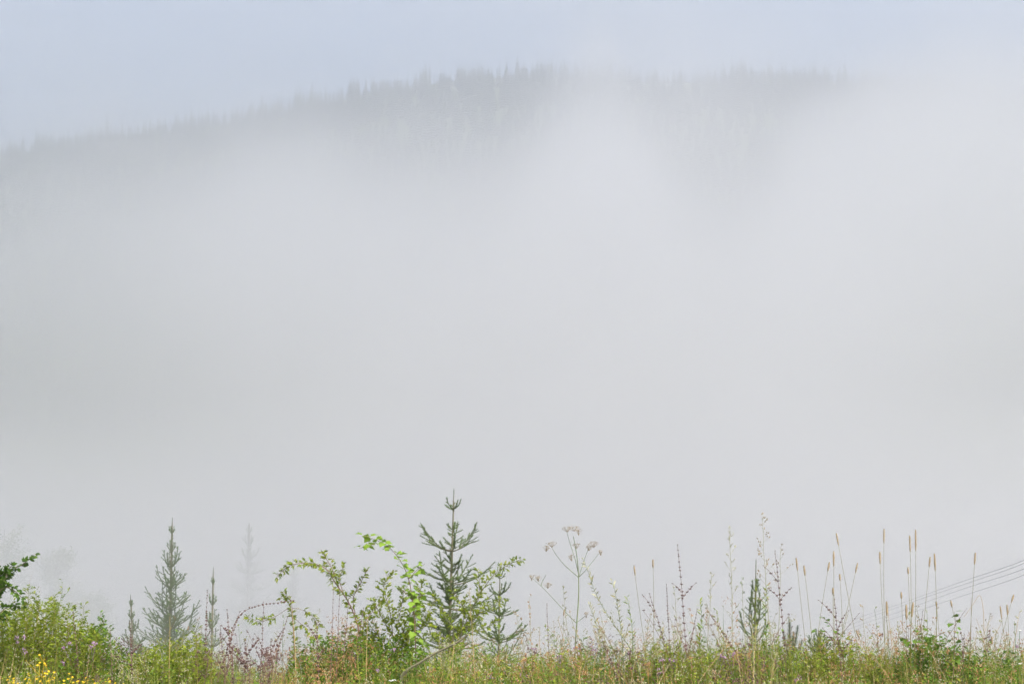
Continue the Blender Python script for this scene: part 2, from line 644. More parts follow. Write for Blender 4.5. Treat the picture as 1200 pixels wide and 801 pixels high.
# ------------------------------------------------------------------ faint trees in the fog below the bank
def faint_leaf_tree(px, py, D, H, R, label, seed):
    rnd = random.Random(seed)
    top = at(px, py, D)
    base = Vector((top.x + 0.3, D, ground_z(top.x, D)))
    t = thing('broadleaf_tree', label, 'tree', base)
    tr = MB(base)
    tr.tube(catmull([base, base.lerp(top, 0.4) + Vector((0.2, 0, 0)), base.lerp(top, 0.7), top - Vector((0, 0, 0.12 * H))]), 0.11, 0.015, 6)
    fo = MB(base)
    for k in range(70):
        f = rnd.random()                                  # 0 at the crown's foot, 1 at its top
        z0 = top.z - H + H * 0.9 * f
        a = rnd.uniform(0, 6.28)
        r = R * math.sqrt(max(0.03, 1 - ((f - 0.3) / 0.78) ** 2)) * rnd.uniform(0.55, 1.15)
        s = Vector((base.x + (top.x - base.x) * f, D, z0 - 0.1 * H))
        e = s + Vector((math.cos(a) * r, math.sin(a) * r, 0.1 * H + r * rnd.uniform(0.2, 0.6)))
        tr.tube(catmull([s, s.lerp(e, 0.5) - Vector((0, 0, 0.1)), e]), 0.03, 0.006, 4)
        for i in range(70):
            u = rnd.uniform(0.45, 1.05)
            q = s.lerp(e, u) + Vector((rnd.gauss(0, .16), rnd.gauss(0, .16), rnd.gauss(0, .14)))
            d = Vector((rnd.uniform(-1, 1), rnd.uniform(-1, 1), rnd.uniform(-1, 0.4)))
            fo.leaf(q, d, Vector((rnd.uniform(-1, 1), rnd.uniform(-1, 1), rnd.uniform(-1, 1))), rnd.uniform(.07, .12), rnd.uniform(.05, .08))
    tr.build('trunk', M_BARK, t)
    fo.build('crown', M_FARLEAF, t, True)
    return t


faint_leaf_tree(6, 602, 62, 5.5, 1.15, 'faint pale leafy tree in the fog behind the left edge branch', 1)
faint_leaf_tree(66, 632, 61, 5.0, 1.0, 'faint rounded leafy tree in fog, just right of the left edge tree', 2)
faint_leaf_tree(108, 690, 56, 3.4, 0.7, 'lowest faint leafy treetop in the fog left of the tall left spruce', 3)


# ------------------------------------------------------------------ young spruces with needles
def branch_proto(L, seed, dens=1.0, up=0.30):
    rnd = random.Random(seed)
    w, nd = MB(), MB()

    def needles(pts, per_m, ln):
        for a, b in zip(pts, pts[1:]):
            seg = (b - a)
            m = max(1, int(seg.length * per_m + rnd.random()))
            d = seg.normalized()
            o1 = d.orthogonal().normalized()
            o2 = d.cross(o1)
            for i in range(m):
                p = a + seg * rnd.random()
                th = rnd.uniform(0, math.tau)
                rad = o1 * math.cos(th) + o2 * math.sin(th)
                if rad.z < -0.3:
                    rad.z *= 0.4
                nn = (rad + d * rnd.uniform(0.5, 1.1)).normalized()
                l = ln * rnd.uniform(0.75, 1.15)
                s = nn.cross(d)
                s = s.normalized() * 0.0019 if s.length > 1e-4 else o1 * 0.0019
                i0, i1, i2 = nd.P(p - s), nd.P(p + s), nd.P(p + nn * l)
                nd.f.append((i0, i1, i2))

    main = []
    for i in range(9):
        t = i / 8
        main.append(Vector((L * t, 0.03 * L * math.sin(t * 5 + seed), L * (0.02 * t + up * t ** 2.0 - 0.05 * math.sin(t * 3.1)))))
    w.tube(main, 0.0022 + 0.008 * L, 0.0012, 4)
    needles(main[2:] if L > 0.25 else main, 1100 * dens, 0.019)
    k = 0.2 * L + 0.02
    side = 1
    while k < L * 0.92:
        t = k / L
        i = min(7, int(t * 8))
        p = main[i].lerp(main[i + 1], t * 8 - i)
        sl = (0.48 * (L - k) ** 0.9 + 0.02) * rnd.uniform(0.75, 1.1)
        if L < 0.14:
            sl *= 0.5
        d = Vector((rnd.uniform(0.75, 1.1), side * rnd.uniform(0.7, 1.0), rnd.uniform(-0.12, 0.35))).normalized()
        tw = [p + d * (sl * q / 3) + Vector((0.05 * sl * (q / 3) ** 2, 0, 0.10 * sl * (q / 3) ** 2)) for q in range(4)]
        w.tube(tw, 0.0018, 0.0009, 3)
        needles(tw, 950 * dens, 0.017)
        if sl > 0.16:
            for q in (0.4, 0.65):
                pp = tw[0].lerp(tw[3], q)
                for s2 in (1, -1):
                    dd = (d + Vector((0.2, 0.0, 0)) + Vector((-d.y, d.x, 0)) * (0.8 * s2)).normalized()
                    l2 = sl * 0.4 * rnd.uniform(.7, 1.1)
                    t2 = [pp, pp + dd * l2 * 0.5, pp + dd * l2 + Vector((0, 0, 0.01))]
                    w.tube(t2, 0.0013, 0.0008, 3)
                    needles(t2, 800 * dens, 0.016)
        side = -side
        k += 0.026 + 0.07 * L * rnd.uniform(0.8, 1.2)
    wm, nm = w.mesh('branch'), nd.mesh('needles')
    wm.materials.append(M_BARK)
    nm.materials.append(M_NEEDLE)
    return wm, nm


BR_LEN = [0.07, 0.12, 0.2, 0.3, 0.42, 0.58]
BR = {L: [branch_proto(L, i * 7 + int(L * 100), up=u) for i, u in enumerate((0.30, 0.5, 0.12))] for L in BR_LEN}
BR_LIST = list(BR_LEN)


def add_branch(parent, p, az, L, pitch, rnd, kind=None, sc=1.0):
    Lq = min(BR_LIST, key=lambda q: abs(q - L / sc))
    wm, nm = BR[Lq][rnd.randrange(3) if kind is None else kind]
    s = L / Lq
    b = bpy.data.objects.new('branch', wm)
    C.objects.link(b)
    b.parent = parent
    b.location = p
    b.rotation_euler = Matrix.Rotation(az, 3, 'Z').to_4x4().to_euler() if False else (Matrix.Rotation(az, 4, 'Z') @ Matrix.Rotation(-pitch, 4, 'Y')).to_euler()
    b.scale = (s, s, s)
    n = bpy.data.objects.new('needles', nm)
    C.objects.link(n)
    n.parent = b
    n['kind'] = 'stuff'
    return b


def young_spruce(tx, ty, bx, D, whorls, label, seed, sc=1.0, lean=0.0, inter=1.0, up0=0.75, down=0.1, tail=6, nb=5, leader=0.0):
    """whorls: list of (pixels below tip, branch reach in pixels). Below the last one further whorls follow to the ground."""
    rnd = random.Random(seed)
    tip = at(tx, ty, D)
    m = D / FPX
    bxw = at(bx, ty + 190, D).x
    gx = bxw
    base = Vector((gx, D, ground_z(gx, D)))
    t = thing('young_spruce', label, 'spruce tree', base)
    path = lambda h: Vector((tip.x + (base.x - tip.x) * min(1, h / (tip.z - base.z)), D, tip.z - h)) - base
    H = tip.z - base.z
    tr = MB()
    tr.tube([path(H), path(H * 0.6), path(H * 0.3), path(0.2), path(0.0)][0:5], 0.004 + 0.007 * H, 0.0022 * sc, 6)
    tr.build('trunk', M_BARK, t)
    # needled leader
    ld = MB()
    h0 = (whorls[0][0]) * m
    for i in range(int(h0 * 800)):
        h = rnd.uniform(0, h0)
        a = rnd.uniform(0, 6.28)
        p = path(h)
        n = Vector((math.cos(a), math.sin(a), rnd.uniform(0.8, 1.8))).normalized()
        s = Vector((-math.sin(a), math.cos(a), 0)) * 0.001
        l = 0.014
        i0, i1, i2 = ld.P(p - s), ld.P(p + s), ld.P(p + n * l)
        ld.f.append((i0, i1, i2))
    # needles along the next stretch of stem too
    for i in range(int(0.35 * 700)):
        h = h0 + rnd.uniform(0, 0.35)
        a = rnd.uniform(0, 6.28)
        p = path(h)
        n = Vector((math.cos(a), math.sin(a), 0.6)).normalized()
        s = Vector((-math.sin(a), math.cos(a), 0)) * 0.0011
        i0, i1, i2 = ld.P(p - s), ld.P(p + s), ld.P(p + n * 0.014)
        ld.f.append((i0, i1, i2))
    ld.build('leader_needles', M_NEEDLE, t, True)
    W = [(a * m, r * m) for a, r in whorls]
    gap = W[-1][0] - W[-2][0] if len(W) > 1 else 0.3
    gr = (W[-1][1] - W[-2][1]) if len(W) > 1 else 0.1
    for k in range(tail):
        h, r = W[-1][0] + gap * 0.9, W[-1][1] + gr * 0.75
        if h > H - 0.15:
            break
        W.append((h, min(r, 0.75 * sc)))
    prev = h0 * 0.2
    for k, (h, r) in enumerate(W):
        f = min(1, k / 4)
        pit = up0 * (1 - f) + down * f
        n = nb + (1 if k > 1 else 0)
        ph = rnd.uniform(0, 6.28) if k != 1 else 0.12
        for q in range(n):
            az = ph + q * math.tau / n + rnd.uniform(-0.2, 0.2)
            L = max(0.06 * sc, min(0.62 * sc, r * rnd.uniform(0.8, 1.15)))
            add_branch(t, path(h + rnd.uniform(-0.015, 0.015)), az, L, pit + rnd.uniform(-0.12, 0.12), rnd, kind=(1 if k < 3 and rnd.random() < .6 else None), sc=sc)
        # short branches between whorls
        nh = W[k + 1][0] if k + 1 < len(W) else h + gap
        ns = int((1 + 5 * k) * inter)
        for q in range(min(ns, 18)):
            hh = rnd.uniform(h + 0.02, nh)
            L = max(0.05 * sc, r * rnd.uniform(0.25, 0.62))
            add_branch(t, path(hh), rnd.uniform(0, 6.28), min(L, 0.4 * sc), pit + rnd.uniform(0.0, 0.4), rnd, sc=sc)
    return t


young_spruce(532, 573, 524, 12.0, [(24, 14), (46, 9), (71, 40), (108, 48), (136, 44), (160, 46)], 'sharp green young spruce, tallest of the foreground, with bare upright leader', 5, inter=1.15, down=0.1, up0=0.4)
young_spruce(202, 606, 198, 19.5, [(18, 7), (38, 11), (58, 20), (82, 25), (106, 36), (128, 46)], 'fog-greyed young spruce at the left, second tallest, wide skirt of branches', 6, sc=1.25, inter=2.0, down=0.45, up0=0.8)
young_spruce(586, 660, 583, 12.6, [(16, 5), (36, 18), (60, 28), (88, 38)], 'thin young spruce just right of the tallest one, half its height', 7, inter=0.6, down=0.15, up0=0.4)
young_spruce(250, 664, 247, 19.0, [(20, 6), (44, 11), (68, 16), (92, 20)], 'slender sparse little spruce between left spruce and the purple stalks', 8, sc=1.2, inter=0.4, up0=0.95, down=0.4)
young_spruce(153, 696, 176, 18.5, [(14, 4), (28, 8), (44, 13), (60, 18)], 'small leaning spruce at the left foot of the fog-greyed spruce', 9, sc=1.2, inter=0.4, up0=0.9, down=0.5)
young_spruce(886, 655, 884, 11.4, [(38, 14), (58, 26), (78, 30)], 'dark young spruce top among pale grass stalks, right of centre', 10, inter=0.25, up0=0.9, down=0.8, tail=1, nb=3)
young_spruce(960, 741, 960, 13.0, [(8, 9), (18, 18), (30, 26)], 'lowest bluish spruce top half hidden behind the arching green sprig', 12, inter=1.6, up0=0.9, down=0.6)
young_spruce(292, 612, 292, 64.0, [(12, 6), (26, 11), (42, 15), (60, 21), (80, 26), (100, 30)], 'ghostly pale spruce in thick fog right of the left spruce', 13, sc=4.2, inter=3.0, down=0.1, tail=9)
young_spruce(344, 655, 344, 62.0, [(10, 5), (22, 9), (36, 14), (52, 18)], 'barely visible spruce tip in fog above the briar arch', 14, sc=4.0, inter=3.0, down=0.1, tail=8)


def young_pine(label, D, shoots):
    x0 = at(sum(s[2] for s in shoots) / len(shoots), 760, D).x
    base = Vector((x0, D, ground_z(x0, D)))
    t = thing('young_pine', label, 'pine tree', base)
    rnd = random.Random(44)
    tr = MB(base)
    tr.tube([base, at(shoots[0][2], 770, D), at(shoots[0][0], shoots[0][1] + 8, D)], 0.012, 0.004, 5)
    tr.build('trunk', M_BARK, t)
    for (x, y, bx, by, w) in shoots:
        s = MB(base)
        a, b = at(x, y + 6, D), at(bx, by, D)
        ln = (b - a).length
        for i in range(int(ln * 2600)):
            u = rnd.random()
            p = a.lerp(b, u)
            th = rnd.uniform(0, 6.28)
            n = Vector((math.cos(th), math.sin(th), rnd.uniform(0.5, 1.3))).normalized()
            l = w * rnd.uniform(0.55, 1.3) * (0.55 + 0.45 * min(1, u * 3))
            sd = Vector((-math.sin(th), math.cos(th), 0)) * 0.0012
            i0, i1, i2 = s.P(p - sd), s.P(p + sd), s.P(p + n * l)
            s.f.append((i0, i1, i2))
        s.build('needle_shoot', M_PINE, t)
    return t


young_pine('soft grey-green young pine with three upright bottlebrush shoots', 12.4, [(925, 720, 926, 775, 0.050), (935, 727, 929, 772, 0.045), (917, 732, 925, 772, 0.045), (940, 744, 932, 780, 0.04), (930, 735, 928, 775, 0.05), (912, 748, 922, 778, 0.04)])


# ------------------------------------------------------------------ leafy stems: briars, shoots, shrubs
def leafy_stem(bs, bl, path, r0, r1, step, L, W, rnd, start=0.0, droop=0.25, twig=0.0, spread=1.0, pairs=False):
    """Put a tapering stem in bs and leaves along it in bl. path runs tip first."""
    bs.tube(path, r1, r0, 5)
    acc = 0.0
    tot = sum((b - a).length for a, b in zip(path, path[1:]))
    run = 0.0
    for a, b in zip(path, path[1:]):
        seg = b - a
        l = seg.length
        d = -seg.normalized() if l > 1e-9 else Vector((0, 0, 1))
        x = 0.0
        while acc < l:
            u = (run + acc) / max(tot, 1e-6)
            if u <= 1 - start:
                p = a + seg * (acc / l)
                for rep in range(2 if pairs else 1):
                    th = rnd.uniform(0, math.tau)
                    o1 = d.orthogonal().normalized()
                    o2 = d.cross(o1)
                    rad = o1 * math.cos(th) + o2 * math.sin(th)
                    dd = (d * rnd.uniform(0.3, 0.9) + rad * spread).normalized()
                    p0 = p
                    if twig > 0:
                        tl = twig * rnd.uniform(0.4, 1.2)
                        pe = p + dd * tl
                        bs.tube([p, pe], 0.0012, 0.0007, 3)
                        for q in range(3):
                            de = (dd + Vector((rnd.uniform(-.9, .9), rnd.uniform(-.9, .9), rnd.uniform(-.5, .7)))).normalized()
                            bl.leaf(p.lerp(pe, rnd.uniform(.3, 1)), de, Vector((rnd.uniform(-1, 1), rnd.uniform(-1, 1), rnd.uniform(-.4, .4))), L * rnd.uniform(.6, 1.15), W * rnd.uniform(.7, 1.15), droop)
                        p0 = pe
                    bl.leaf(p0, dd, Vector((rnd.uniform(-1, 1), rnd.uniform(-1, 1), rnd.uniform(-.5, .5))), L * rnd.uniform(0.7, 1.2), W * rnd.uniform(0.75, 1.15), droop)
            acc += step * rnd.uniform(0.6, 1.4)
        acc -= l
        run += l


def leafy_plant(name, cat, label, D, stems, mat_leaf, mat_stem, L, W, step, seed, r0=0.004, group=None, twig=0.0, start=0.0, droop=0.25, spread=1.0, pairs=False, buds=None):
    """stems: lists of pixels, tip first; the first stem runs down to the ground, the others join it."""
    rnd = random.Random(seed)
    paths = [px_path(s, D, 4, 0.02, rnd) for s in stems]
    g = to_ground(paths[0])
    paths[0] = paths[0] + g
    base = paths[0][-1].copy()
    base.z = ground_z(base.x, base.y)
    t = thing(name, label, cat, base, group)
    bl = MB(base)
    for i, p in enumerate(paths):
        bs = MB(base)
        leafy_stem(bs, bl, p, r0 if i == 0 else r0 * 0.6, r0 * 0.25, step, L, W, rnd, start, droop, twig, spread, pairs)
        bs.build('stem' if i == 0 else 'side_stem', mat_stem, t)
    bl.build('foliage', mat_leaf, t, True)
    if buds:
        bb = MB(base)
        for p in paths:
            for a, b in zip(p, p[1:]):
                for q in range(buds):
                    bb.blob(a.lerp(b, rnd.random()) + Vector((rnd.uniform(-.008, .008), rnd.uniform(-.008, .008), rnd.uniform(-.004, .008))), (0, 0, 1), 0.014, 0.006)
        bb.build('buds', M_PURPLE, t, True)
    return t


# left edge branch
leafy_plant('leafy_shrub', 'shrub', 'dark green branch of a shrub reaching in at the left edge', 8.6,
            [[(39, 650), (25, 662), (12, 668), (0, 690), (-18, 730), (-30, 790)], [(2, 672), (-4, 680), (-14, 705)], [(26, 700), (14, 690), (2, 690), (-12, 712)],
             [(24, 714), (14, 708), (2, 716), (-14, 735)], [(14, 662), (4, 676), (-8, 700)], [(8, 722), (-2, 722), (-20, 745)], [(6, 684), (-4, 694), (-16, 715)], [(0, 668), (-10, 690), (-22, 730)]],
            M_DARKLEAF, M_BARK, 0.030, 0.021, 0.010, 21, r0=0.007, twig=0.02)
# briars between the left spruce and the tall one
leafy_plant('briar', 'briar', 'arching briar with drooping yellow-green leaves left of the lime shoot', 9.6,
            [[(325, 674), (337, 664), (350, 660), (366, 660), (382, 666), (394, 684), (410, 708), (421, 740), (426, 790)],
             [(379, 648), (383, 655), (390, 668), (398, 690)], [(430, 668), (424, 680), (414, 700), (416, 718)], [(450, 700), (440, 712), (428, 728), (423, 745)], [(402, 665), (398, 678), (402, 694)]],
            M_YLEAF, M_PSTEM, 0.030, 0.013, 0.009, 22, r0=0.005, twig=0.024, start=0.22, droop=0.5)
leafy_plant('briar', 'briar', 'low briar with thin arching stem of green leaves over the fog gap', 9.8,
            [[(330, 700), (338, 706), (342, 720), (344, 745), (345, 790)], [(290, 722), (305, 728), (322, 722), (338, 712)], [(375, 735), (366, 722), (354, 714), (342, 712)], [(372, 748), (362, 738), (350, 728), (343, 722)], [(333, 693), (340, 703), (343, 716)]],
            M_YLEAF, M_PSTEM, 0.032, 0.012, 0.010, 23, r0=0.003, twig=0.022, start=0.3, droop=0.5)
leafy_plant('leafy_shrub', 'shrub', 'green small-leaved shrub filling the space below the lime shoot', 9.8,
            [[(455, 672), (450, 690), (456, 712), (460, 740), (462, 790)], [(438, 705), (446, 720), (456, 740)], [(474, 690), (470, 712), (464, 740)], [(425, 718), (436, 735), (452, 755)], [(490, 705), (480, 725), (466, 750)], [(405, 738), (425, 750), (450, 768)], [(505, 725), (490, 742), (468, 765)], [(512, 700), (500, 718), (486, 738), (470, 760)], [(496, 680), (490, 700), (480, 730), (468, 762)], [(420, 735), (436, 752), (455, 772)], [(485, 735), (478, 750), (468, 770)]],
            M_YLEAF, M_BARK, 0.027, 0.016, 0.0065, 24, r0=0.004, twig=0.045, start=0.03)
leafy_plant('willow_shoot', 'willow', 'yellowish willow spray crossing in front of the tallest spruce', 11.0,
            [[(612, 655), (598, 660), (580, 672), (566, 690), (552, 715), (540, 745), (530, 790)], [(590, 700), (575, 712), (558, 722), (545, 738)], [(530, 692), (540, 706), (548, 724)],
             [(515, 715), (526, 728), (540, 745)], [(584, 728), (568, 735), (548, 742)], [(500, 742), (515, 752), (532, 768)], [(545, 700), (544, 720), (540, 745)], [(572, 706), (560, 720), (545, 742)], [(560, 668), (562, 684), (560, 704)], [(505, 735), (520, 745), (534, 762)]],
            M_YLEAF, M_BARK, 0.030, 0.014, 0.008, 25, r0=0.005, twig=0.032)


# the lime shoot: lobed leaves large enough to pick out one by one
def lobed_leaf_mesh(seed):
    rnd = random.Random(seed)
    b = MB()
    c = b.P((0.5, 0, 0.0))
    out = [(0, 0), (0.12, 0.30), (0.02, 0.52), (0.32, 0.46), (0.50, 0.62), (0.62, 0.36), (1.0, 0.0), (0.62, -0.36), (0.50, -0.62), (0.32, -0.46), (0.02, -0.52), (0.12, -0.30)]
    ids = [b.P((x, y * 0.85, 0.16 * abs(y) - 0.18 * x * x + rnd.uniform(-.02, .02))) for x, y in out]
    for i in range(len(ids)):
        b.f.append((c, ids[i], ids[(i + 1) % len(ids)]))
    me = b.mesh('leaf')
    me.materials.append(M_LIME)
    return me


LOBED = [lobed_leaf_mesh(i) for i in range(3)]


def lobed_shoot(label, D, main, sides, size, seed, mat_stem, step=0.028, r0=0.004, name='raspberry_shoot', cat='shoot', tint=None):
    rnd = random.Random(seed)
    paths = [px_path(main, D, 4, 0.01, rnd)] + [px_path(s, D, 4, 0.01, rnd) for s in sides]
    paths[0] += to_ground(paths[0])
    base = paths[0][-1].copy()
    base.z = ground_z(base.x, base.y)
    t = thing(name, label, cat, base)
    for i, p in enumerate(paths):
        s = MB(base)
        s.tube(p, r0 * 0.3, r0 if i == 0 else r0 * 0.6, 5)
        s.build('stem' if i == 0 else 'side_stem', mat_stem, t)
        run = 0
        nxt = 0.0
        for a, b in zip(p, p[1:]):
            l = (b - a).length
            while nxt < run + l and at_visible(a):
                q = a + (b - a) * ((nxt - run) / max(l, 1e-6))
                lf = bpy.data.objects.new('leaf', tint[rnd.randrange(3)] if tint else LOBED[rnd.randrange(3)])
                C.objects.link(lf)
                lf.parent = t
                az = rnd.uniform(0, 6.28)
                off = Vector((math.cos(az), math.sin(az), rnd.uniform(-0.2, .5))) * size * 0.35
                lf.location = q + off - base
                sc = size * rnd.uniform(0.65, 1.2)
                lf.scale = (sc, sc, sc)
                lf.rotation_euler = (rnd.uniform(-.7, .7), rnd.uniform(-0.5, .6), az)
                nxt += step * rnd.uniform(0.7, 1.3)
            run += l
    return t


def at_visible(p):
    return p.z > 0.30


lobed_shoot('bright lime-green leafy shoot arching left, beside the tallest spruce', 9.3,
            [(426, 627), (440, 632), (455, 640), (468, 655), (478, 675), (483, 700), (486, 730), (488, 790)], [[(421, 642), (430, 640), (440, 636)], [(498, 660), (488, 668), (479, 678)], [(497, 695), (490, 702), (484, 712)], [(468, 688), (475, 694), (482, 702)]],
            0.050, 31, M_PSTEM, 0.013)


def recolour(mes, mat, name='leaf'):
    out = []
    for m in mes:
        c = m.copy()
        c.materials.clear()
        c.materials.append(mat)
        out.append(c)
    return out


GLEAF = recolour(LOBED, M_LEAF)
lobed_shoot('small-leaved bramble with green leaf sprays under the power lines', 9.2,
            [(1078, 732), (1080, 745), (1083, 765), (1084, 795)], [[(1108, 740), (1098, 745), (1086, 756)], [(1060, 748), (1070, 755), (1082, 766)], [(1112, 760), (1100, 765), (1086, 775)], [(1068, 770), (1074, 776), (1082, 785)], [(1100, 750), (1092, 760), (1086, 770)]],
            0.038, 32, M_PSTEM, 0.014, tint=GLEAF, name='bramble', cat='bramble')
lobed_shoot('thin stem topped by one star of dark green leaves, near the right', 9.0,
            [(1118, 716), (1120, 724), (1119, 735), (1118, 760), (1117, 795)], [[(1126, 722), (1121, 728)], [(1112, 728), (1119, 732)]],
            0.04, 33, M_PSTEM, 0.03, tint=GLEAF, name='sapling', cat='sapling', r0=0.0025)
lobed_shoot('arching green sprig with scalloped leaves below the leftmost wire ends', 9.3,
            [(962, 722), (970, 728), (977, 738), (983, 752), (988, 770), (990, 795)], [[(1000, 762), (992, 764), (986, 770)], [(958, 738), (968, 744), (980, 752)], [(1010, 776), (1000, 776), (990, 782)]],
            0.034, 34, M_PSTEM, 0.018, tint=GLEAF, name='bramble', cat='bramble')


# ------------------------------------------------------------------ bushes that close the bottom corners
def bush(label, D, top_prof, mat, seed, L=0.022, W=0.012, n_stems=40, depth=0.5, name='leafy_bush', cat='bush', tw=0.03, step=0.012):
    """Many thin stems rising from the ground to a top outline given in pixels."""
    rnd = random.Random(seed)
    xs = [p[0] for p in top_prof]
    yy = [p[1] for p in top_prof]
    cx = at((xs[0] + xs[-1]) / 2, 780, D).x
    base = Vector((cx, D, ground_z(cx, D)))
    t = thing(name, label, cat, base)
    st, fo = MB(base), MB(base)
    for k in range(n_stems):
        px_ = xs[0] + (xs[-1] - xs[0]) * (k + rnd.random()) / n_stems
        dd = D + rnd.uniform(-depth, depth)
        top = at(px_, float(np.interp(px_, xs, yy)) + abs(rnd.gauss(0, 13)) - (rnd.uniform(4, 20) if rnd.random() < .12 else 0), dd)
        bx = top.x + rnd.uniform(-.12, .12)
        b0 = Vector((bx, dd, ground_z(bx, dd)))
        p = catmull([top, top.lerp(b0, .5) + Vector((rnd.uniform(-.03, .03), 0, 0)), b0], 4)
        leafy_stem(st, fo, p, 0.003, 0.0008, step, L, W, rnd, 0.0, 0.3, tw)
    st.build('stems', M_OLIVE, t, True)
    fo.build('foliage', mat, t, True)
    return t


bush('feathery yellow-green bush in the left corner below the dark branch', 9.4, [(-30, 700), (0, 712), (30, 706), (62, 703), (90, 722), (118, 735)], M_YLEAF, 51, 0.030, 0.010, 85, 0.45)
bush('green bush with a tall thin sprig, right of the left corner bush', 9.7, [(95, 745), (118, 728), (128, 738), (140, 755), (150, 768)], M_LEAF, 52, 0.024, 0.012, 42)
bush('rounded fresh green bush in front of the fog-greyed spruce', 9.3, [(152, 770), (170, 757), (200, 750), (228, 752), (250, 768)], M_YLEAF, 53, 0.024, 0.011, 60)
bush('dense green bush under the arching briar', 9.5, [(345, 765), (365, 748), (390, 744), (415, 742), (440, 740), (470, 742), (500, 755)], M_LEAF, 54, 0.022, 0.013, 75)
bush('low green bush at the foot of the thin spruce', 9.4, [(556, 775), (580, 768), (610, 772), (640, 766), (672, 764), (700, 768)], M_YLEAF, 55, 0.020, 0.008, 40)
bush('leafy green clump beneath the pale grasses, right of centre', 9.4, [(795, 768), (830, 758), (862, 752), (900, 750), (935, 755), (970, 765)], M_YLEAF, 56, 0.022, 0.008, 56)
bush('leafy green clump at the right edge below the white flowers', 9.1, [(1110, 775), (1140, 768), (1170, 764), (1210, 760), (1240, 762)], M_LEAF, 57, 0.024, 0.009, 40)
bush('loose leafy weeds around the bramble under the wires', 9.3, [(1050, 770), (1066, 752), (1085, 744), (1108, 748), (1130, 762), (1145, 770)], M_LEAF, 151, 0.026, 0.012, 40, 0.3)
bush('loose yellow-green weeds around the arching sprig', 9.3, [(940, 762), (960, 748), (980, 746), (1000, 756), (1025, 768), (1045, 772)], M_YLEAF, 152, 0.024, 0.010, 38, 0.3)
bush('loose narrow-leaved weeds below the tallest purple stalk', 9.4, [(740, 770), (765, 756), (790, 750), (812, 756), (830, 766)], M_YLEAF, 153, 0.026, 0.007, 34, 0.3)
bush('pale loose weeds below the leaning toadflax', 9.5, [(672, 768), (695, 755), (715, 758), (735, 764), (750, 770)], M_LEAF, 154, 0.022, 0.007, 28, 0.3)
leafy_plant('tall_sprig', 'plant', 'thin pale green sprig standing up out of the left corner bush', 9.1,
            [[(72, 679), (73, 692), (70, 706), (66, 725), (64, 790)], [(82, 690), (77, 696), (72, 702)], [(60, 700), (66, 706), (69, 714)], [(84, 712), (76, 716), (69, 722)]], M_YLEAF, M_GREYGREEN, 0.024, 0.009, 0.014, 58, r0=0.002)
# ------------------------------------------------------------------ big umbellifer gone to seed
def umbellifer():
    rnd = random.Random(61)
    D = 9.6
    main = px_path([(672, 628), (675, 645), (677, 660), (678, 676), (678, 700), (676, 730), (674, 760), (673, 800)], D)
    main += to_ground(main)
    base = main[-1].copy()
    base.z = ground_z(base.x, base.y)
    t = thing('umbellifer', 'tall dry umbellifer with flat seed umbels, right of the two spruces', 'cow parsley', base)
    s = MB(base)
    s.tube(main, 0.0022, 0.0055, 6)
    s.build('stem', M_GREYGREEN, t)
    arms = [[(646, 640), (652, 650), (662, 662), (678, 676)], [(690, 641), (686, 652), (682, 664), (678, 676)], [(702, 648), (694, 658), (686, 668), (678, 676)],
            [(625, 678), (638, 690), (652, 705), (666, 720), (675, 729)], [(686, 721), (681, 725), (675, 729)], [(664, 622), (668, 636), (674, 655), (678, 672)], [(640, 673), (636, 680), (634, 686)]]
    for a in arms:
        p = px_path(a, D, 4, 0.03, rnd)
        m = MB(base)
        m.tube(p, 0.0012, 0.0026, 5)
        m.build('side_stem', M_GREYGREEN, t)
    for (x, y, w) in [(647, 636, 8), (640, 641, 5), (665, 618, 7), (673, 617, 8), (678, 622, 5), (675, 638, 6), (690, 640, 5), (696, 636, 8), (704, 646, 4), (631, 676, 7), (623, 675, 4), (642, 684, 6), (687, 719, 3), (670, 652, 4)]:
        c = at(x, y + 5, D + rnd.uniform(-.04, .04))
        u = MB(base)
        R = w * 0.85 * D / FPX
        for k in range(int(9 + w)):
            a = rnd.uniform(0, 6.28)
            r = R * math.sqrt(rnd.random())
            e = c + Vector((math.cos(a) * r, math.sin(a) * r, 0.034 - r * 0.35 + rnd.uniform(-.008, .008)))
            u.tube([c, e], 0.0009, 0.0006, 3)
            for q in range(4):
                u.blob(e + Vector((rnd.uniform(-.007, .007), rnd.uniform(-.007, .007), rnd.uniform(0, .005))), (rnd.uniform(-1, 1), rnd.uniform(-1, 1), 1), 0.005, 0.0013, 4)
        u.build('umbel', M_TAN, t)
    return t


umbellifer()


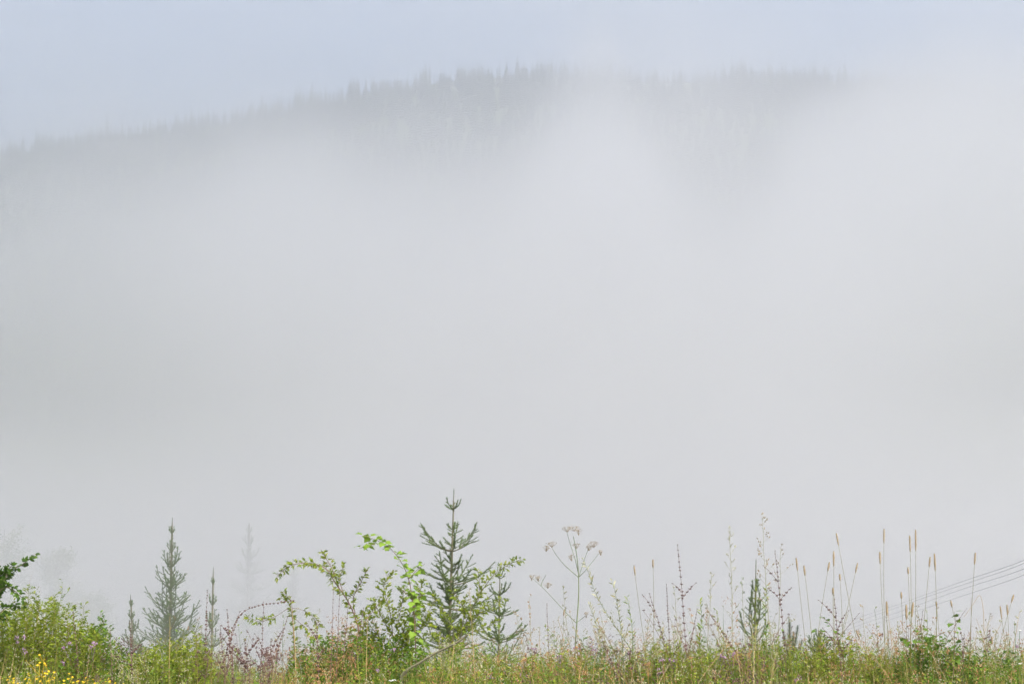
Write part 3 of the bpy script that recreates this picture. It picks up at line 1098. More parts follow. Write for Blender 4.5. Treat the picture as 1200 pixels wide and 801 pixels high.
# ------------------------------------------------------------------ dark stalks with whorls of seed
def whorl_stalk(i, tx, ty, bx, by, D, label, bow=0.0, spacing=8.0, size=0.008, branches=0):
    rnd = random.Random(700 + i)
    tip, base = root_line(tx, ty, bx, by, D)
    t = thing('seed_stalk', label, 'dried flower stalk', base, 'dark purple stalks ringed with seed whorls')
    o = Vector(base)
    pts = curve_pts(tip, base, 10, bow, (1, 0, 0), 0.002, rnd)
    s = MB(o)
    s.tube(pts, 0.0012, 0.0026, 4)
    s.build('stem', M_PSTEM, t)
    w = MB(o)
    tot = (tip - base).length
    step = spacing * D / FPX
    u = 0.01

    def whorl(p, sz, ax):
        for q in range(4):
            a = rnd.uniform(0, 6.28)
            w.blob(p + Vector((math.cos(a), math.sin(a), rnd.uniform(-.5, .5))) * (sz * 0.55), (math.cos(a), math.sin(a), 0.9), sz * 1.5, sz * 0.42, 4)
    paths = [pts]
    for b in range(branches):
        k = rnd.uniform(0.15, 0.45)
        p0 = tip.lerp(base, k)
        sgn = 1 if b % 2 else -1
        e = p0 + Vector((sgn * rnd.uniform(.05, .11), rnd.uniform(-.03, .03), rnd.uniform(.05, .16)))
        bp = curve_pts(e, p0, 5, 0.01, (-sgn, 0, 0))
        m = MB(o)
        m.tube(bp, 0.001, 0.0016, 4)
        m.build('side_stem', M_PSTEM, t)
        paths.append(bp)
    for n, pp in enumerate(paths):
        L = sum((b - a).length for a, b in zip(pp, pp[1:]))
        d = 0.0
        while d < L * (0.62 if n == 0 else 0.95):
            k = d / L * (len(pp) - 1)
            i0 = min(len(pp) - 2, int(k))
            whorl(pp[i0].lerp(pp[i0 + 1], k - i0), size * (0.6 + 0.5 * min(1, d / (L * .3))), None)
            d += step * rnd.uniform(0.45, 1.6) * (0.6 + 0.6 * d / L)
    w.build('seed_whorls', M_PURPLE, t, True)
    return t


ST = [
    (794, 638, 803, 770, 9.3, 'tallest dark purple whorled stalk, right of the umbellifer', 0.01, 8, 0.009, 2),
    (908, 645, 919, 775, 9.4, 'tall dark whorled stalk crossing the dark spruce top', 0.01, 8, 0.009, 3),
    (781, 684, 785, 765, 9.5, 'short dark whorled stalk just left of the tallest one', 0.0, 7, 0.007, 0),
    (761, 695, 782, 770, 9.4, 'dark whorled stalk bowing left, left of the tallest one', 0.01, 8, 0.008, 1),
    (827, 712, 852, 748, 9.2, 'short dark seed stalk slanting left above the green clump', 0.0, 7, 0.009, 0),
    (817, 713, 806, 770, 9.3, 'dark seed stalk slanting right, just right of the tallest one', 0.0, 9, 0.007, 0),
    (700, 737, 714, 775, 9.2, 'low bent purple stalk below the pale leaning toadflax', 0.015, 7, 0.008, 0),
    (641, 706, 643, 770, 9.7, 'thin reddish seed stalk left of the umbellifer stem', 0.0, 7, 0.006, 0),
    (391, 687, 388, 775, 9.0, 'left one of the paired purple stalks under the briar arch', 0.0, 9, 0.006, 0),
    (398, 690, 394, 770, 9.05, 'right one of the paired purple stalks under the briar arch', 0.005, 9, 0.006, 0),
    (409, 698, 403, 765, 9.2, 'short purple stalk right of the paired ones under the briar', 0.0, 10, 0.007, 0),
    (243, 691, 240, 775, 9.3, 'upright dark seed stalk in front of the slender little spruce', 0.0, 6, 0.008, 0),
    (266, 714, 272, 775, 9.2, 'dark seed stalk with clustered top, left of the fog gap', 0.0, 5, 0.010, 2),
    (281, 716, 262, 775, 9.3, 'dark seed stalk slanting right, crossing the clustered one', 0.0, 7, 0.009, 1),
    (309, 705, 306, 775, 9.3, 'upright thin dark stalk rising through the low briar', 0.0, 7, 0.007, 1),
    (337, 722, 316, 785, 9.2, 'dark seed stalk leaning right under the low briar', 0.01, 8, 0.009, 1),
    (258, 733, 262, 780, 9.0, 'short dark seed stalk at the left of the clustered one', 0.0, 6, 0.008, 1),
    (287, 748, 291, 790, 9.0, 'short bushy dark seed stalk low in the fog gap', 0.0, 5, 0.010, 3),
    (318, 748, 315, 792, 9.0, 'short branched dark stalk right of the fog gap', 0.0, 5, 0.009, 3),
    (371, 730, 373, 785, 9.1, 'dark tangled seed stalk between low briar and paired stalks', 0.0, 6, 0.009, 2),
    (152, 727, 155, 785, 9.0, 'reddish dark seed stalk left of the rounded green bush', 0.0, 6, 0.009, 2),
    (86, 717, 91, 775, 9.0, 'bare dark spike standing in the left corner bush', 0.0, 5, 0.006, 0),
    (129, 735, 131, 785, 9.2, 'thin dark seed stalk right of the left corner bush', 0.0, 8, 0.006, 0),
    (426, 712, 419, 760, 9.2, 'red-brown seed stalk leaning right beside the briar main stem', 0.0, 6, 0.008, 0),
    (977, 697, 985, 790, 9.0, 'dark branched seed stalk rising among the left timothy heads', 0.006, 7, 0.008, 4),
    (1007, 718, 972, 760, 9.4, 'thin dark stalk slanting right at the left ends of the wires', 0.0, 9, 0.006, 0),
    (230, 745, 233, 790, 9.0, 'short dark seed stalk on the rounded green bush', 0.0, 6, 0.008, 1),
    (1130, 742, 1128, 790, 9.0, 'small brown seed stalk right of the leaf star', 0.0, 6, 0.006, 1),
]
for i, s in enumerate(ST):
    whorl_stalk(i, *s[:5], s[5], *s[6:])

# arching thorny cane over the gap
_c = leafy_plant('thorny_cane', 'bramble', 'bare purple cane arching low over the fog gap, dotted with buds', 9.5,
                 [[(345, 703), (330, 705), (315, 707), (300, 710), (286, 716), (276, 728), (270, 750), (266, 792)]], M_PSTEM, M_PSTEM, 0.008, 0.004, 0.03, 66, r0=0.0022, buds=1)


# ------------------------------------------------------------------ timothy grass
def timothy(i, tx, ty, hl, bx, by, D, label, fat=1.0, bow=0.0):
    rnd = random.Random(900 + i)
    tip, base = root_line(tx, ty, bx, by, D)
    t = thing('timothy_grass', label, 'grass stalk', base, 'tall grass stalks with tan seed heads')
    pts = curve_pts(tip, base, 10, bow, (1, 0, 0), 0.0, rnd)
    s = MB(base)
    s.tube(pts[0:], 0.0009, 0.0018, 4)
    s.build('stem', M_OLIVE, t)
    hd = MB(base)
    d = (pts[1] - pts[0]).normalized()
    hlm = hl * D / FPX
    R = 0.0058 * fat
    o1 = d.orthogonal().normalized()
    o2 = d.cross(o1)
    rings = []
    for k in range(8):
        u = k / 7
        r = R * (math.sin(math.pi * min(1, 0.08 + 0.88 * u)) ** 0.4) * rnd.uniform(0.88, 1.08)
        c = tip + d * (hlm * u)
        rings.append([hd.P(c + (o1 * math.cos(q * math.tau / 7) + o2 * math.sin(q * math.tau / 7)) * r * rnd.uniform(.9, 1.1)) for q in range(7)])
    for A, B in zip(rings, rings[1:]):
        for q in range(7):
            hd.f.append((A[q], A[(q + 1) % 7], B[(q + 1) % 7], B[q]))
    hd.f.append(tuple(rings[0]))
    hd.f.append(tuple(rings[-1][::-1]))
    for k in range(int(70 * hl / 15)):
        u = rnd.random()
        a = rnd.uniform(0, 6.28)
        c = tip + d * (hlm * u)
        rad = o1 * math.cos(a) + o2 * math.sin(a)
        q = c + rad * R * 0.8
        e = q + (rad - d * 0.9).normalized() * rnd.uniform(.003, .006)
        sd = rad.cross(d) * 0.0008
        i0, i1, i2 = hd.P(q - sd), hd.P(q + sd), hd.P(e)
        hd.f.append((i0, i1, i2))
    hd.build('seed_head', M_TAN, t)
    b0 = tip.lerp(base, rnd.uniform(.6, .8))
    lf = MB(base)
    aa = rnd.uniform(0, 6.28)
    lf.blade(b0, (0, 0, 1), rnd.uniform(.12, .22), 0.005, 0.6, (math.cos(aa), math.sin(aa), 0))
    lf.build('leaf', M_OLIVE, t)
    return t


TG = [
    (933, 653, 15, 943, 740, 'tan seed head, first at the left of the group, leaning left'),
    (942, 662, 12, 949, 742, 'tan seed head close right of the leftmost one, a little lower'),
    (972, 658, 11, 962, 740, 'small tan seed head leaning right, left of the two crowded spikes'),
    (977, 645, 18, 979, 760, 'dark tan seed head upright, just left of the tall tilted one'),
    (980, 624, 15, 1008, 768, 'tallest left-hand seed head, on a stem slanting down to the right'),
    (984, 672, 8, 986, 760, 'tiny seed head below and right of the crowded spikes'),
    (976, 688, 8, 977, 765, 'lowest tiny seed head of the left-hand bunch'),
    (1005, 659, 12, 990, 722, 'lone seed head tilted right, in the gap right of the left bunch'),
    (1031, 646, 14, 1040, 758, 'seed head leaning left beside the very tall thin stalk'),
    (1036, 619, 17, 1040, 765, 'very tall thin stalk with small head left of the pair of long heads'),
    (1039, 704, 17, 1041, 765, 'plump pale seed head low on the line of the wires, furthest left'),
    (1066, 627, 19, 1064, 768, 'left one of the two tall long seed heads'),
    (1073, 620, 25, 1071, 772, 'right one of the two tall long seed heads, longest head of all'),
    (1064, 664, 8, 1066, 765, 'little seed head beneath the two tall long ones'),
    (1062, 708, 17, 1061, 765, 'pale plump seed head low down under the long heads, left'),
    (1070, 705, 17, 1070, 765, 'pale plump seed head low down under the long heads, right'),
    (1090, 652, 12, 1082, 745, 'seed head tilted right, left of the short dense one'),
    (1095, 648, 20, 1094, 760, 'dense brown seed head where the top wire passes, upright'),
    (1143, 647, 14, 1137, 768, 'lone tall seed head crossing all four wires at the right'),
    (1114, 703, 8, 1118, 722, 'small pale head above the star of dark leaves'),
    (1097, 704, 6, 1100, 760, 'short dark head under the lowest wire'),
    (1056, 693, 8, 1058, 765, 'faint thin head between the tall stalk and the long pair'),
    (1172, 709, 16, 1184, 765, 'brown head leaning left near the right edge'),
    (1180, 708, 12, 1180, 765, 'thin brown head beside the leaning one at the right edge'),
    (1188, 696, 10, 1176, 745, 'thin head tilted right, highest near the right edge'),
    (1162, 745, 9, 1162, 785, 'short dark spike low at the right, before the wires'),
    (743, 662, 12, 760, 770, 'pale blurred grass stalk leaning left, right of the toadflax'),
    (765, 655, 10, 762, 760, 'pale blurred grass stalk crossing the leaning one'),
    (1003, 738, 10, 1024, 785, 'short rusty head in the grass under the wire ends'),
    (661, 714, 7, 655, 775, 'pale short grass head left of the umbellifer foot'),
]
for i, (tx, ty, hl, bx, by, lab) in enumerate(TG):
    rnd = random.Random(i)
    timothy(i, tx, ty, hl, bx, by, 9.0 + rnd.uniform(-.5, .6), lab, 1.25 if 'plump' in lab else rnd.uniform(.85, 1.05), rnd.uniform(-.02, .02))


# ------------------------------------------------------------------ pale loose panicles and toadflax
def panicle(i, tx, ty, bx, by, D, label, mat, mats, n=14, reach=18, seed_len=0.016, rad=0.0022, frac=0.55, bow=0.0, group=None, name='oat_grass', cat='grass stalk', up=0.9):
    rnd = random.Random(1200 + i)
    tip, base = root_line(tx, ty, bx, by, D)
    t = thing(name, label, cat, base, group)
    pts = curve_pts(tip, base, 12, bow, (1, 0, 0), 0.003, rnd)
    s = MB(base)
    s.tube(pts, 0.0010, 0.0030, 4)
    s.build('stem', mat, t)
    w = MB(base)
    m = D / FPX
    tot = (tip - base).length
    for k in range(n):
        u = (k / n) ** 1.1 * frac
        j = u * 12
        p = pts[int(j)].lerp(pts[int(j) + 1], j - int(j))
        a = rnd.uniform(0, 6.28)
        l = reach * m * rnd.uniform(.4, 1.1) * (0.35 + 1.2 * min(.6, u / frac))
        d = Vector((math.cos(a), math.sin(a), up + rnd.uniform(-.2, .5))).normalized()
        br = MB(base)
        e = p + d * l
        br.tube([p, p + d * l * .5 + Vector((0, 0, -.003)), e], 0.0010, 0.0006, 3)
        br.build('twig', mat, t)
        for q in range(rnd.randint(2, 5)):
            c = p.lerp(e, rnd.uniform(.45, 1.0)) + Vector((rnd.uniform(-.008, .008), rnd.uniform(-.008, .008), rnd.uniform(-.004, .008)))
            w.blob(c, d + Vector((rnd.uniform(-.6, .6), rnd.uniform(-.6, .6), rnd.uniform(-.5, .3))), seed_len * rnd.uniform(.7, 1.2), rad, 4)
    w.build('seeds', mats, t, True)
    return t


panicle(0, 893, 606, 907, 780, 9.3, 'tallest pale stalk with loose dangling seeds, above the dark spruce top', M_PALE, M_TAN, 22, 22, 0.015, 0.004, 0.5, -0.01)
panicle(1, 855, 620, 858, 775, 9.5, 'very pale thin stalk with upright pods, left of the tallest pale stalk', M_PALE, M_PALE, 18, 16, 0.026, 0.0022, 0.55, 0.005, up=1.4)
panicle(2, 834, 672, 828, 775, 9.5, 'short pale forked stalk left of the very pale thin one', M_PALE, M_PALE, 12, 16, 0.024, 0.002, 0.5, up=1.3)
panicle(3, 869, 680, 875, 775, 9.4, 'green-grey stalk between the pale thin one and the spruce top', M_PALE, M_GREYGREEN, 10, 12, 0.022, 0.002, 0.6, up=1.5)
panicle(4, 660, 690, 669, 775, 9.9, 'faint pale stalk directly left of the umbellifer stem', M_PALE, M_PALE, 9, 12, 0.018, 0.003, 0.5)
panicle(5, 649, 730, 650, 785, 9.8, 'thin grey stalk low at the left of the umbellifer', M_PALE, M_TAN, 6, 8, 0.012, 0.002, 0.4)
panicle(6, 605, 720, 618, 780, 9.6, 'pale dry seeding plant right of the thin young spruce', M_PALE, M_TAN, 16, 20, 0.012, 0.005, 0.7)
panicle(7, 620, 700, 624, 780, 9.7, 'second pale dry seeding plant, between thin spruce and umbellifer', M_PALE, M_RUST, 12, 16, 0.012, 0.004, 0.7)
panicle(8, 915, 640, 912, 760, 9.6, 'faint grey drooping seed stalk right of the tallest pale stalk', M_PALE, M_TAN, 8, 20, 0.014, 0.003, 0.35)
panicle(9, 790, 690, 797, 775, 9.6, 'pale thin pods beside the tallest purple stalk', M_PALE, M_PALE, 9, 14, 0.024, 0.002, 0.6, up=1.4)
panicle(10, 1160, 720, 1152, 780, 9.2, 'dry spray of thin seed twigs near the right edge', M_OLIVE, M_TAN, 12, 20, 0.012, 0.0018, 0.6, up=0.6)
panicle(11, 1168, 738, 1160, 785, 9.0, 'small wiry spray at the right below the dry one', M_OLIVE, M_TAN, 8, 18, 0.010, 0.0018, 0.6, up=0.4)
panicle(12, 550, 690, 556, 780, 8.9, 'pale stalk standing in front of the tallest spruce', M_STRAW, M_PALE, 8, 8, 0.014, 0.003, 0.4)
panicle(13, 840, 715, 846, 780, 9.3, 'olive seeding stalk at the left of the green clump', M_OLIVE, M_YLEAF, 14, 14, 0.018, 0.003, 0.7)
panicle(14, 1052, 730, 1056, 790, 9.0, 'yellowish fluffy stalk under the plump seed heads', M_OLIVE, M_PALE, 10, 8, 0.012, 0.004, 0.4)

TF = [
    (684, 655, [(684, 655), (690, 672), (697, 692), (709, 715), (724, 738), (742, 765), (752, 795)], 'long pale toadflax leaning left with narrow upward leaves'),
    (717, 680, [(717, 680), (721, 694), (724, 712), (728, 740), (732, 790)], 'short pale toadflax tip above the leaning one'),
    (735, 700, [(735, 700), (738, 716), (741, 740), (742, 790)], 'yellow-green upright toadflax right of the leaning one'),
    (690, 708, [(690, 708), (696, 722), (702, 745), (705, 790)], 'small pale toadflax under the leaning one'),
    (820, 704, [(820, 704), (822, 722), (820, 750), (818, 790)], 'yellowish narrow-leaved stalk left of the green clump'),
    (887, 690, [(887, 690), (886, 715), (885, 745), (884, 790)], 'straw-yellow narrow-leaved stalk before the dark spruce top'),
    (898, 686, [(898, 686), (897, 712), (898, 745), (899, 790)], 'dark olive bare-tipped stalk beside the spruce top'),
]
for i, (a, b_, path, lab) in enumerate(TF):
    leafy_plant('toadflax', 'wildflower', lab, 9.1 + 0.1 * i, [path], M_PALE if i in (0, 1, 3) else M_YLEAF, M_GREYGREEN, 0.040, 0.010, 0.011, 80 + i, r0=0.003, spread=0.7, droop=0.05, start=0.2)

# slight weeds filling the tangle
wr = random.Random(91)
AREAS = [(600, 700, 'thin weed stem in the pale tangle either side of the umbellifer foot', 22), (700, 800, 'thin weed stem in the tangle between umbellifer and tallest purple stalk', 28),
         (800, 930, 'thin weed stem in the tangle around the dark spruce top', 28), (990, 1060, 'thin weed stem in the gap under the wire ends', 18), (1060, 1200, 'thin weed stem in the grass below the four wires', 40), (205, 345, 'thin weed stem in the brown tangle over the fog gap', 14), (20, 140, 'thin weed stem over the left corner bushes', 8)]
wi = 0
for x0, x1, lab, cnt in AREAS:
    for k in range(cnt):
        x = wr.uniform(x0, x1)
        y = wr.uniform(712, 758) if wr.random() < .6 else wr.uniform(735, 765)
        m_, s_ = wr.choice([(M_PALE, M_TAN), (M_OLIVE, M_TAN), (M_PSTEM, M_PURPLE), (M_GREYGREEN, M_YLEAF), (M_STRAW, M_PALE), (M_PALE, M_RUST)])
        panicle(40 + wi, x, y, x + wr.uniform(-26, 26), 785, wr.uniform(8.9, 9.9), lab, m_, s_, wr.randint(3, 8), wr.uniform(8, 20), wr.choice([0.011, 0.02, 0.015]), wr.choice([0.002, 0.0035]), wr.uniform(.4, .9), wr.uniform(-.09, .09), lab.replace('thin weed stem', 'weed stems'), 'weed_stem', 'weed', wr.uniform(.5, 1.4))
        wi += 1

# bent dry stems on the right
def bent_stem(label, pix, D, mat, r=0.0018, name='dry_stem', forks=()):
    p = px_path(pix, D, 4)
    p += to_ground(p)
    base = p[-1].copy()
    base.z = ground_z(base.x, base.y)
    t = thing(name, label, 'dry stem', base)
    m = MB(base)
    m.tube(p, r * 0.5, r, 4)
    m.build('stem', mat, t)
    for f in forks:
        q = MB(base)
        q.tube(px_path(f, D, 4), r * 0.4, r * 0.7, 4)
        q.build('side_stem', mat, t)
    return t


bent_stem('dry stem folded into a sharp peak near the right edge', [(1130, 722), (1140, 708), (1148, 697), (1152, 712), (1153, 735), (1154, 795)], 9.0, M_STRAW, forks=[[(1164, 722), (1158, 730), (1153, 742)], [(1144, 724), (1149, 738), (1153, 752)]])
bent_stem('long grey stem slanting up right beneath the lowest wire', [(1133, 712), (1126, 722), (1116, 738), (1108, 752), (1103, 790)], 9.2, M_PSTEM)
bent_stem('thin grey upright stem with dark joints left of the folded one', [(1138, 700), (1138, 730), (1137, 765), (1136, 795)], 9.1, M_PSTEM, forks=[[(1134, 738), (1137, 745), (1137, 750)]])
bent_stem('broken brown dead branch lying across the foot of the tallest spruce', [(540, 750), (528, 756), (508, 766), (492, 776), (478, 784), (470, 792)], 9.0, M_BARK, r=0.011, name='dead_branch', forks=[[(548, 742), (542, 748), (534, 753)]])
bent_stem('straight pale reed standing before the rounded green bush', [(199, 722), (199, 745), (198, 795)], 8.8, M_STRAW, r=0.002)
bent_stem('pale yellow upright reed below the low briar', [(342, 712), (344, 735), (346, 765), (347, 795)], 8.8, M_STRAW, r=0.003)
bent_stem('pale thin reed right of the briar main stem', [(431, 722), (430, 750), (429, 795)], 8.7, M_STRAW, r=0.002)
bent_stem('thick pale yellow stem in front of the dark spruce top', [(881, 720), (882, 745), (884, 795)], 8.9, M_PALE, r=0.003)
bent_stem('bright green blade leaning left in the grass below the arching sprig', [(956, 777), (966, 786), (980, 799)], 8.6, M_YLEAF, r=0.003, name='grass_blade')
bent_stem('thin bent blade curving over in the right-hand grass', [(1140, 770), (1160, 768), (1180, 762), (1200, 760), (1212, 775)], 8.9, M_OLIVE, r=0.0018, name='grass_blade')


# ------------------------------------------------------------------ flowers
def flower_plant(name, cat, label, group, px_, py, D, mat, nfl, seed, size, spread=0.03, mat_stem=None, kindf='star', lean=0.02):
    rnd = random.Random(seed)
    tip = at(px_, py, D)
    bx = tip.x + rnd.uniform(-.06, .06)
    base = Vector((bx, D, ground_z(bx, D)))
    t = thing(name, label, cat, base, group)
    s = MB(base)
    s.tube(curve_pts(tip, base, 5, rnd.uniform(-lean, lean)), 0.0012, 0.002, 4)
    for q in range(5):
        a = rnd.uniform(0, 6.28)
        p = tip.lerp(base, rnd.uniform(.15, .8))
        s.leaf(p, (math.cos(a), math.sin(a), .5), (-math.sin(a), math.cos(a), 0), 0.025, 0.008)
    s.build('stem', mat_stem or M_LEAF, t)
    for k in range(nfl):
        c = tip + Vector((rnd.gauss(0, spread), rnd.gauss(0, spread), rnd.uniform(-spread * 1.4, spread * .3)) if k else (0, 0, 0))
        f = MB(base)
        if k:
            f.tube([c, tip.lerp(base, .18)], 0.0007, 0.0009, 3)
        if kindf == 'star':
            nn = Vector((rnd.uniform(-.6, .6), rnd.uniform(-1, .1), 1)).normalized()
            o1 = nn.orthogonal().normalized()
            o2 = nn.cross(o1)
            for q in range(5):
                a = q * math.tau / 5
                d = o1 * math.cos(a) + o2 * math.sin(a)
                f.leaf(c, d + nn * .35, nn.cross(d), size, size * .62, 0.2, 0.1)
        elif kindf == 'head':
            for q in range(9):
                f.blob(c + Vector((rnd.gauss(0, size * .45), rnd.gauss(0, size * .45), rnd.gauss(0, size * .35))), (rnd.uniform(-1, 1), rnd.uniform(-1, 1), 1.2), size * .9, size * .28, 4)
        elif kindf == 'disc':
            for q in range(14):
                a = rnd.uniform(0, 6.28)
                r = size * math.sqrt(rnd.random())
                f.blob(c + Vector((math.cos(a) * r, math.sin(a) * r, rnd.uniform(-.1, .2) * size)), (0, 0, 1), size * .4, size * .24, 5)
        f.build('flower', mat, t)
    return t


fr = random.Random(77)
n = 0
for (x, y, k) in [(57, 766, 1), (50, 773, 3), (44, 779, 2), (54, 779, 2), (57, 786, 2), (81, 789, 2), (80, 795, 2), (34, 791, 3), (30, 795, 2), (43, 795, 3), (52, 792, 2), (62, 796, 3), (70, 798, 2),
                  (12, 792, 2), (9, 796, 1), (3, 795, 2), (16, 797, 2), (21, 799, 1), (91, 795, 2), (86, 799, 2), (99, 799, 2), (109, 796, 2), (118, 797, 2), (111, 800, 2), (38, 800, 3), (49, 800, 3), (25, 800, 2), (135, 800, 2), (128, 799, 1), (65, 792, 1), (75, 797, 2), (145, 801, 1)]:
    flower_plant('yellow_flower', 'wildflower', 'yellow flower stem of the golden cluster at the bottom left corner', 'yellow flowers at the bottom left', x, y, 8.4 + fr.uniform(-.3, .3), M_YELLOW, k + 1, 300 + n, 0.0095, 0.045)
    n += 1
lab_m = {}
for j, (x, y, k, lab) in enumerate([
    (28, 746, 2, 'dusky mauve flower head nearest the left edge'), (20, 746, 1, 'faded mauve head just left of the dusky one at left'), (82, 753, 2, 'mauve flower head beside the dark spike, left bush'),
    (110, 753, 3, 'mauve flowers at the right of the left corner bush'), (74, 776, 1, 'single mauve bloom above the yellow flowers'), (28, 760, 2, 'grey-mauve spent heads under the left dusky ones'),
    (443, 785, 1, 'violet thistle bloom below the briar'), (461, 761, 1, 'small violet bloom under the small-leaved shrub'), (574, 793, 1, 'tiny deep violet bloom at the foot of the thin spruce'), (936, 794, 2, 'mauve bloom low in the grass under the pine'),
    (860, 765, 2, 'pinkish bloom in the green clump'), (845, 768, 2, 'pinkish bloom at the left in the green clump'), (1192, 757, 1, 'pale mauve bloom at the right edge')]):
    flower_plant('mauve_flower', 'wildflower', lab, 'mauve blooms in the meadow', x, y, 8.95, M_MAUVE, k, 400 + j, 0.014, 0.02, kindf='head')
mr = random.Random(5)
for j in range(46):
    x = mr.choice([mr.uniform(655, 790), mr.uniform(655, 790), mr.uniform(780, 900), mr.uniform(600, 660)])
    y = mr.uniform(752, 788) + (6 if x < 660 else 0)
    flower_plant('marjoram', 'wildflower', 'dark reddish marjoram head in the belt right of the umbellifer foot', 'dark marjoram heads right of centre', x, y, 9.2 + mr.uniform(-.35, .5), mr.choice([M_PURPLE, M_MAUVE, M_PURPLE, M_RUST]), mr.randint(2, 5), 500 + j, 0.011, 0.026, kindf='head', mat_stem=M_RUST)
for j in range(26):
    x = mr.uniform(225, 345)
    flower_plant('brown_seed_plant', 'wildflower', 'low brown seed plant in the tangle below the fog gap', 'brown seed plants below the fog gap', x, mr.uniform(755, 790), 9.1 + mr.uniform(-.3, .3), M_PURPLE, mr.randint(3, 6), 600 + j, 0.010, 0.035, kindf='head', mat_stem=M_PSTEM)
for j, (x, y, lab, sz) in enumerate([(1189, 727, 'white flower floating highest near the right edge', .012), (1195, 738, 'white flower head at the right edge', .016), (1183, 748, 'tiny white flower left of the edge one', .008), (1195, 777, 'white flower low at the right edge', .016),
                                     (1091, 745, 'whitish seed tuft over the bramble', .012), (1083, 758, 'small white bloom on the bramble', .010), (1069, 775, 'tiny white bloom left of the bramble', .006), (460, 797, 'white yarrow disc at the bottom below the shrub', .03), (983, 769, 'whitish bloom under the arching sprig', .010), (933, 757, 'cream tuft beside the pine', .013)]):
    flower_plant('white_flower', 'wildflower', lab, 'white blooms in the meadow', x, y, 8.9, M_WHITE, 1, 650 + j, sz * 0.7, 0.02, kindf='disc')


# ------------------------------------------------------------------ meadow: grass, leaves and dry thatch, too many to count
TOPP = [(-300, 770), (-100, 725), (0, 725), (60, 720), (110, 748), (150, 772), (200, 762), (240, 772), (300, 780), (340, 775), (360, 758), (400, 752), (470, 752), (520, 765), (600, 775), (700, 772), (800, 765), (880, 758), (960, 766), (1040, 772), (1200, 766), (1500, 765)]
TX = [p[0] for p in TOPP]
TY = [p[1] - (8 if p[0] < 600 else 13) for p in TOPP]
gr = random.Random(3)


def meadow(name, label, mat, n, kindm, hrange, seed, y0=6.0, y1=11.2, xw=0.50, pxr=None, W=0.004):
    rnd = random.Random(seed)
    m = MB()
    for k in range(n):
        # clumped: pick a clump centre every so often
        if k % 14 == 0:
            y = y0 + (y1 - y0) * rnd.random() ** 0.8
            cx = rnd.uniform(-xw, xw) * y * 1.0
            if pxr:
                cx = at(rnd.gauss(*rnd.choice(pxr)), 780, y).x
            cy_ = y
            fall = rnd.uniform(0, 6.28)
            ch = rnd.uniform(0.55, 1.1) if rnd.random() > .08 else rnd.uniform(1.05, 1.3)
        x, y = cx + rnd.gauss(0, 0.07), cy_ + rnd.gauss(0, 0.07)
        pxx = 600 + x / y * FPX
        gz = ground_z(x, y)
        wy = min(1.0, max(0.0, (9.4 - y) / 1.4))
        limit = at(600, float(np.interp(pxx, TX, TY)) * (1 - wy) + 800 * wy, max(y, 7.4)).z - gz
        h = max(0.08, limit * ch * rnd.uniform(*hrange) * (1.0 + 0.42 * noise.noise(Vector((x * 2.1, y * 2.1, 5)))))
        a = fall + rnd.gauss(0, 1.0)
        bd = Vector((math.cos(a), math.sin(a), 0))
        if kindm == 'blade':
            m.blade((x, y, gz - 0.01), (rnd.uniform(-.15, .15), rnd.uniform(-.15, .15), 1), h * 1.1, W * rnd.uniform(.7, 1.4), rnd.uniform(.08, .65), bd)
        elif kindm == 'stemleaf':
            top = Vector((x, y, gz)) + Vector((rnd.uniform(-.1, .1), rnd.uniform(-.1, .1), h))
            for q in range(7):
                p = Vector((x, y, gz)).lerp(top, rnd.uniform(.45, 1.0))
                aa = rnd.uniform(0, 6.28)
                m.leaf(p, (math.cos(aa), math.sin(aa), rnd.uniform(0, 1.1)), (-math.sin(aa), math.cos(aa), rnd.uniform(-.5, .5)), rnd.uniform(.014, .034), W * rnd.uniform(2, 4), rnd.uniform(0, .4))
            m.blade((x, y, gz), (top - Vector((x, y, gz))) / h, h, 0.0025, 0, (1, 0, 0))
        elif kindm == 'seed':
            top = Vector((x, y, gz)) + Vector((rnd.uniform(-.1, .1), rnd.uniform(-.1, .1), h * 1.05))
            m.blade((x, y, gz), (top - Vector((x, y, gz))) / h, h, 0.0022, 0, (1, 0, 0))
            for q in range(8):
                m.blob(top + Vector((rnd.gauss(0, .012), rnd.gauss(0, .012), -abs(rnd.gauss(0, .03)))), (rnd.uniform(-1, 1), rnd.uniform(-1, 1), 1), rnd.uniform(.007, .014), rnd.uniform(.0018, .0035), 4)
    o = m.build(name, mat)
    o['kind'] = 'stuff'
    o['label'] = label
    o['category'] = 'grass' if kindm == 'blade' else 'plants'


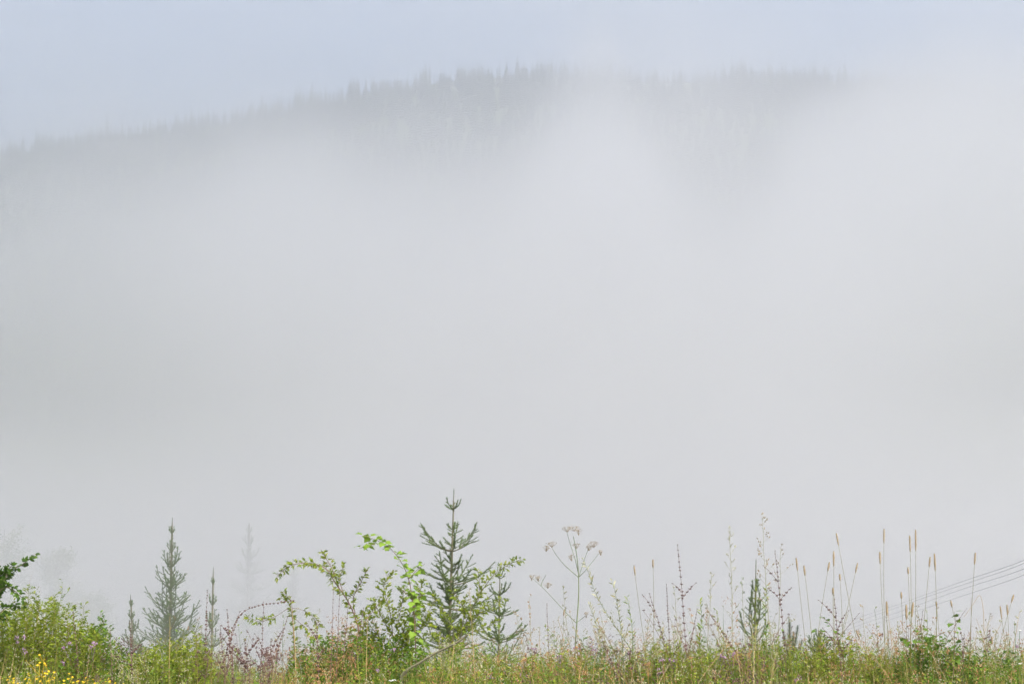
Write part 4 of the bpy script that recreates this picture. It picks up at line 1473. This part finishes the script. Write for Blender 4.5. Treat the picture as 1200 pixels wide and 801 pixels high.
meadow('green_grass', 'green grass covering the top of the bank', M_GRASS, 50000, 'blade', (0.55, 1.0), 1)
meadow('olive_grass', 'olive and fading grass mixed through the bank', M_OLIVE, 12000, 'blade', (0.6, 1.1), 2)
meadow('dry_grass', 'straw-coloured dry grass blades across the bank', M_STRAW, 9000, 'blade', (0.6, 1.18), 3, W=0.003)
meadow('leafy_ground_cover', 'small green leaves of low herbs between the grasses', M_LEAF, 12000, 'stemleaf', (0.5, 0.95), 4)
meadow('yellow_green_herbs', 'yellow-green low herbs between the grasses', M_YLEAF, 7500, 'stemleaf', (0.55, 1.0), 5)
meadow('rusty_seed_heads', 'rusty brown seed heads in the grass', M_RUST, 3300, 'seed', (0.6, 1.0), 6, pxr=[(400, 45), (390, 40), (1020, 45), (560, 60), (720, 90), (1150, 60)])
meadow('tan_seed_tops', 'fine tan seed tops over the grass', M_PALE, 2200, 'seed', (0.7, 1.12), 7)
meadow('dusky_seed_tops', 'fine dark reddish seed tops over the grass', M_PURPLE, 1500, 'seed', (0.7, 1.05), 8, pxr=[(290, 60), (720, 70), (850, 50), (110, 40)])

# ------------------------------------------------------------------ power lines coming up out of the fog
WR = [('topmost thin grey power line rising to the right edge', [(985, 732), (1060, 705), (1130, 680), (1200, 656)]),
      ('second thin grey power line from the top', [(985, 737), (1060, 708), (1130, 684), (1200, 659.5)]),
      ('third thin grey power line from the top', [(985, 741), (1060, 714), (1130, 689), (1200, 666)]),
      ('lowest thin grey power line, sagging furthest under the others', [(985, 744), (1060, 720), (1130, 697), (1200, 673)])]
for i, (lab, pp) in enumerate(WR):
    def dist(x):
        # the line runs from close on the right down into the valley on the left
        return 36 - (x - 985) / 215 * 12
    p = [at(x, y, dist(x)) for x, y in pp]
    d0, d1 = p[0] - p[1], p[-1] - p[-2]
    far1 = p[0] + d0 * 1.0 - Vector((0, 0, 0.3))
    far2 = far1 + d0 * 2.0 + Vector((0, 0, 0.5))
    near1 = p[-1] + d1 * 0.7 + Vector((0, 0, 0.15))
    path = catmull([far2, far1] + p + [near1], 6)
    o = p[1]
    m = MB(o)
    m.tube(path, 0.0045, 0.0045, 6)
    w = m.build('power_line', M_WIRE)
    w.location = o
    w['label'] = lab
    w['category'] = 'power line'
    w['group'] = 'four power lines running down into the fog'
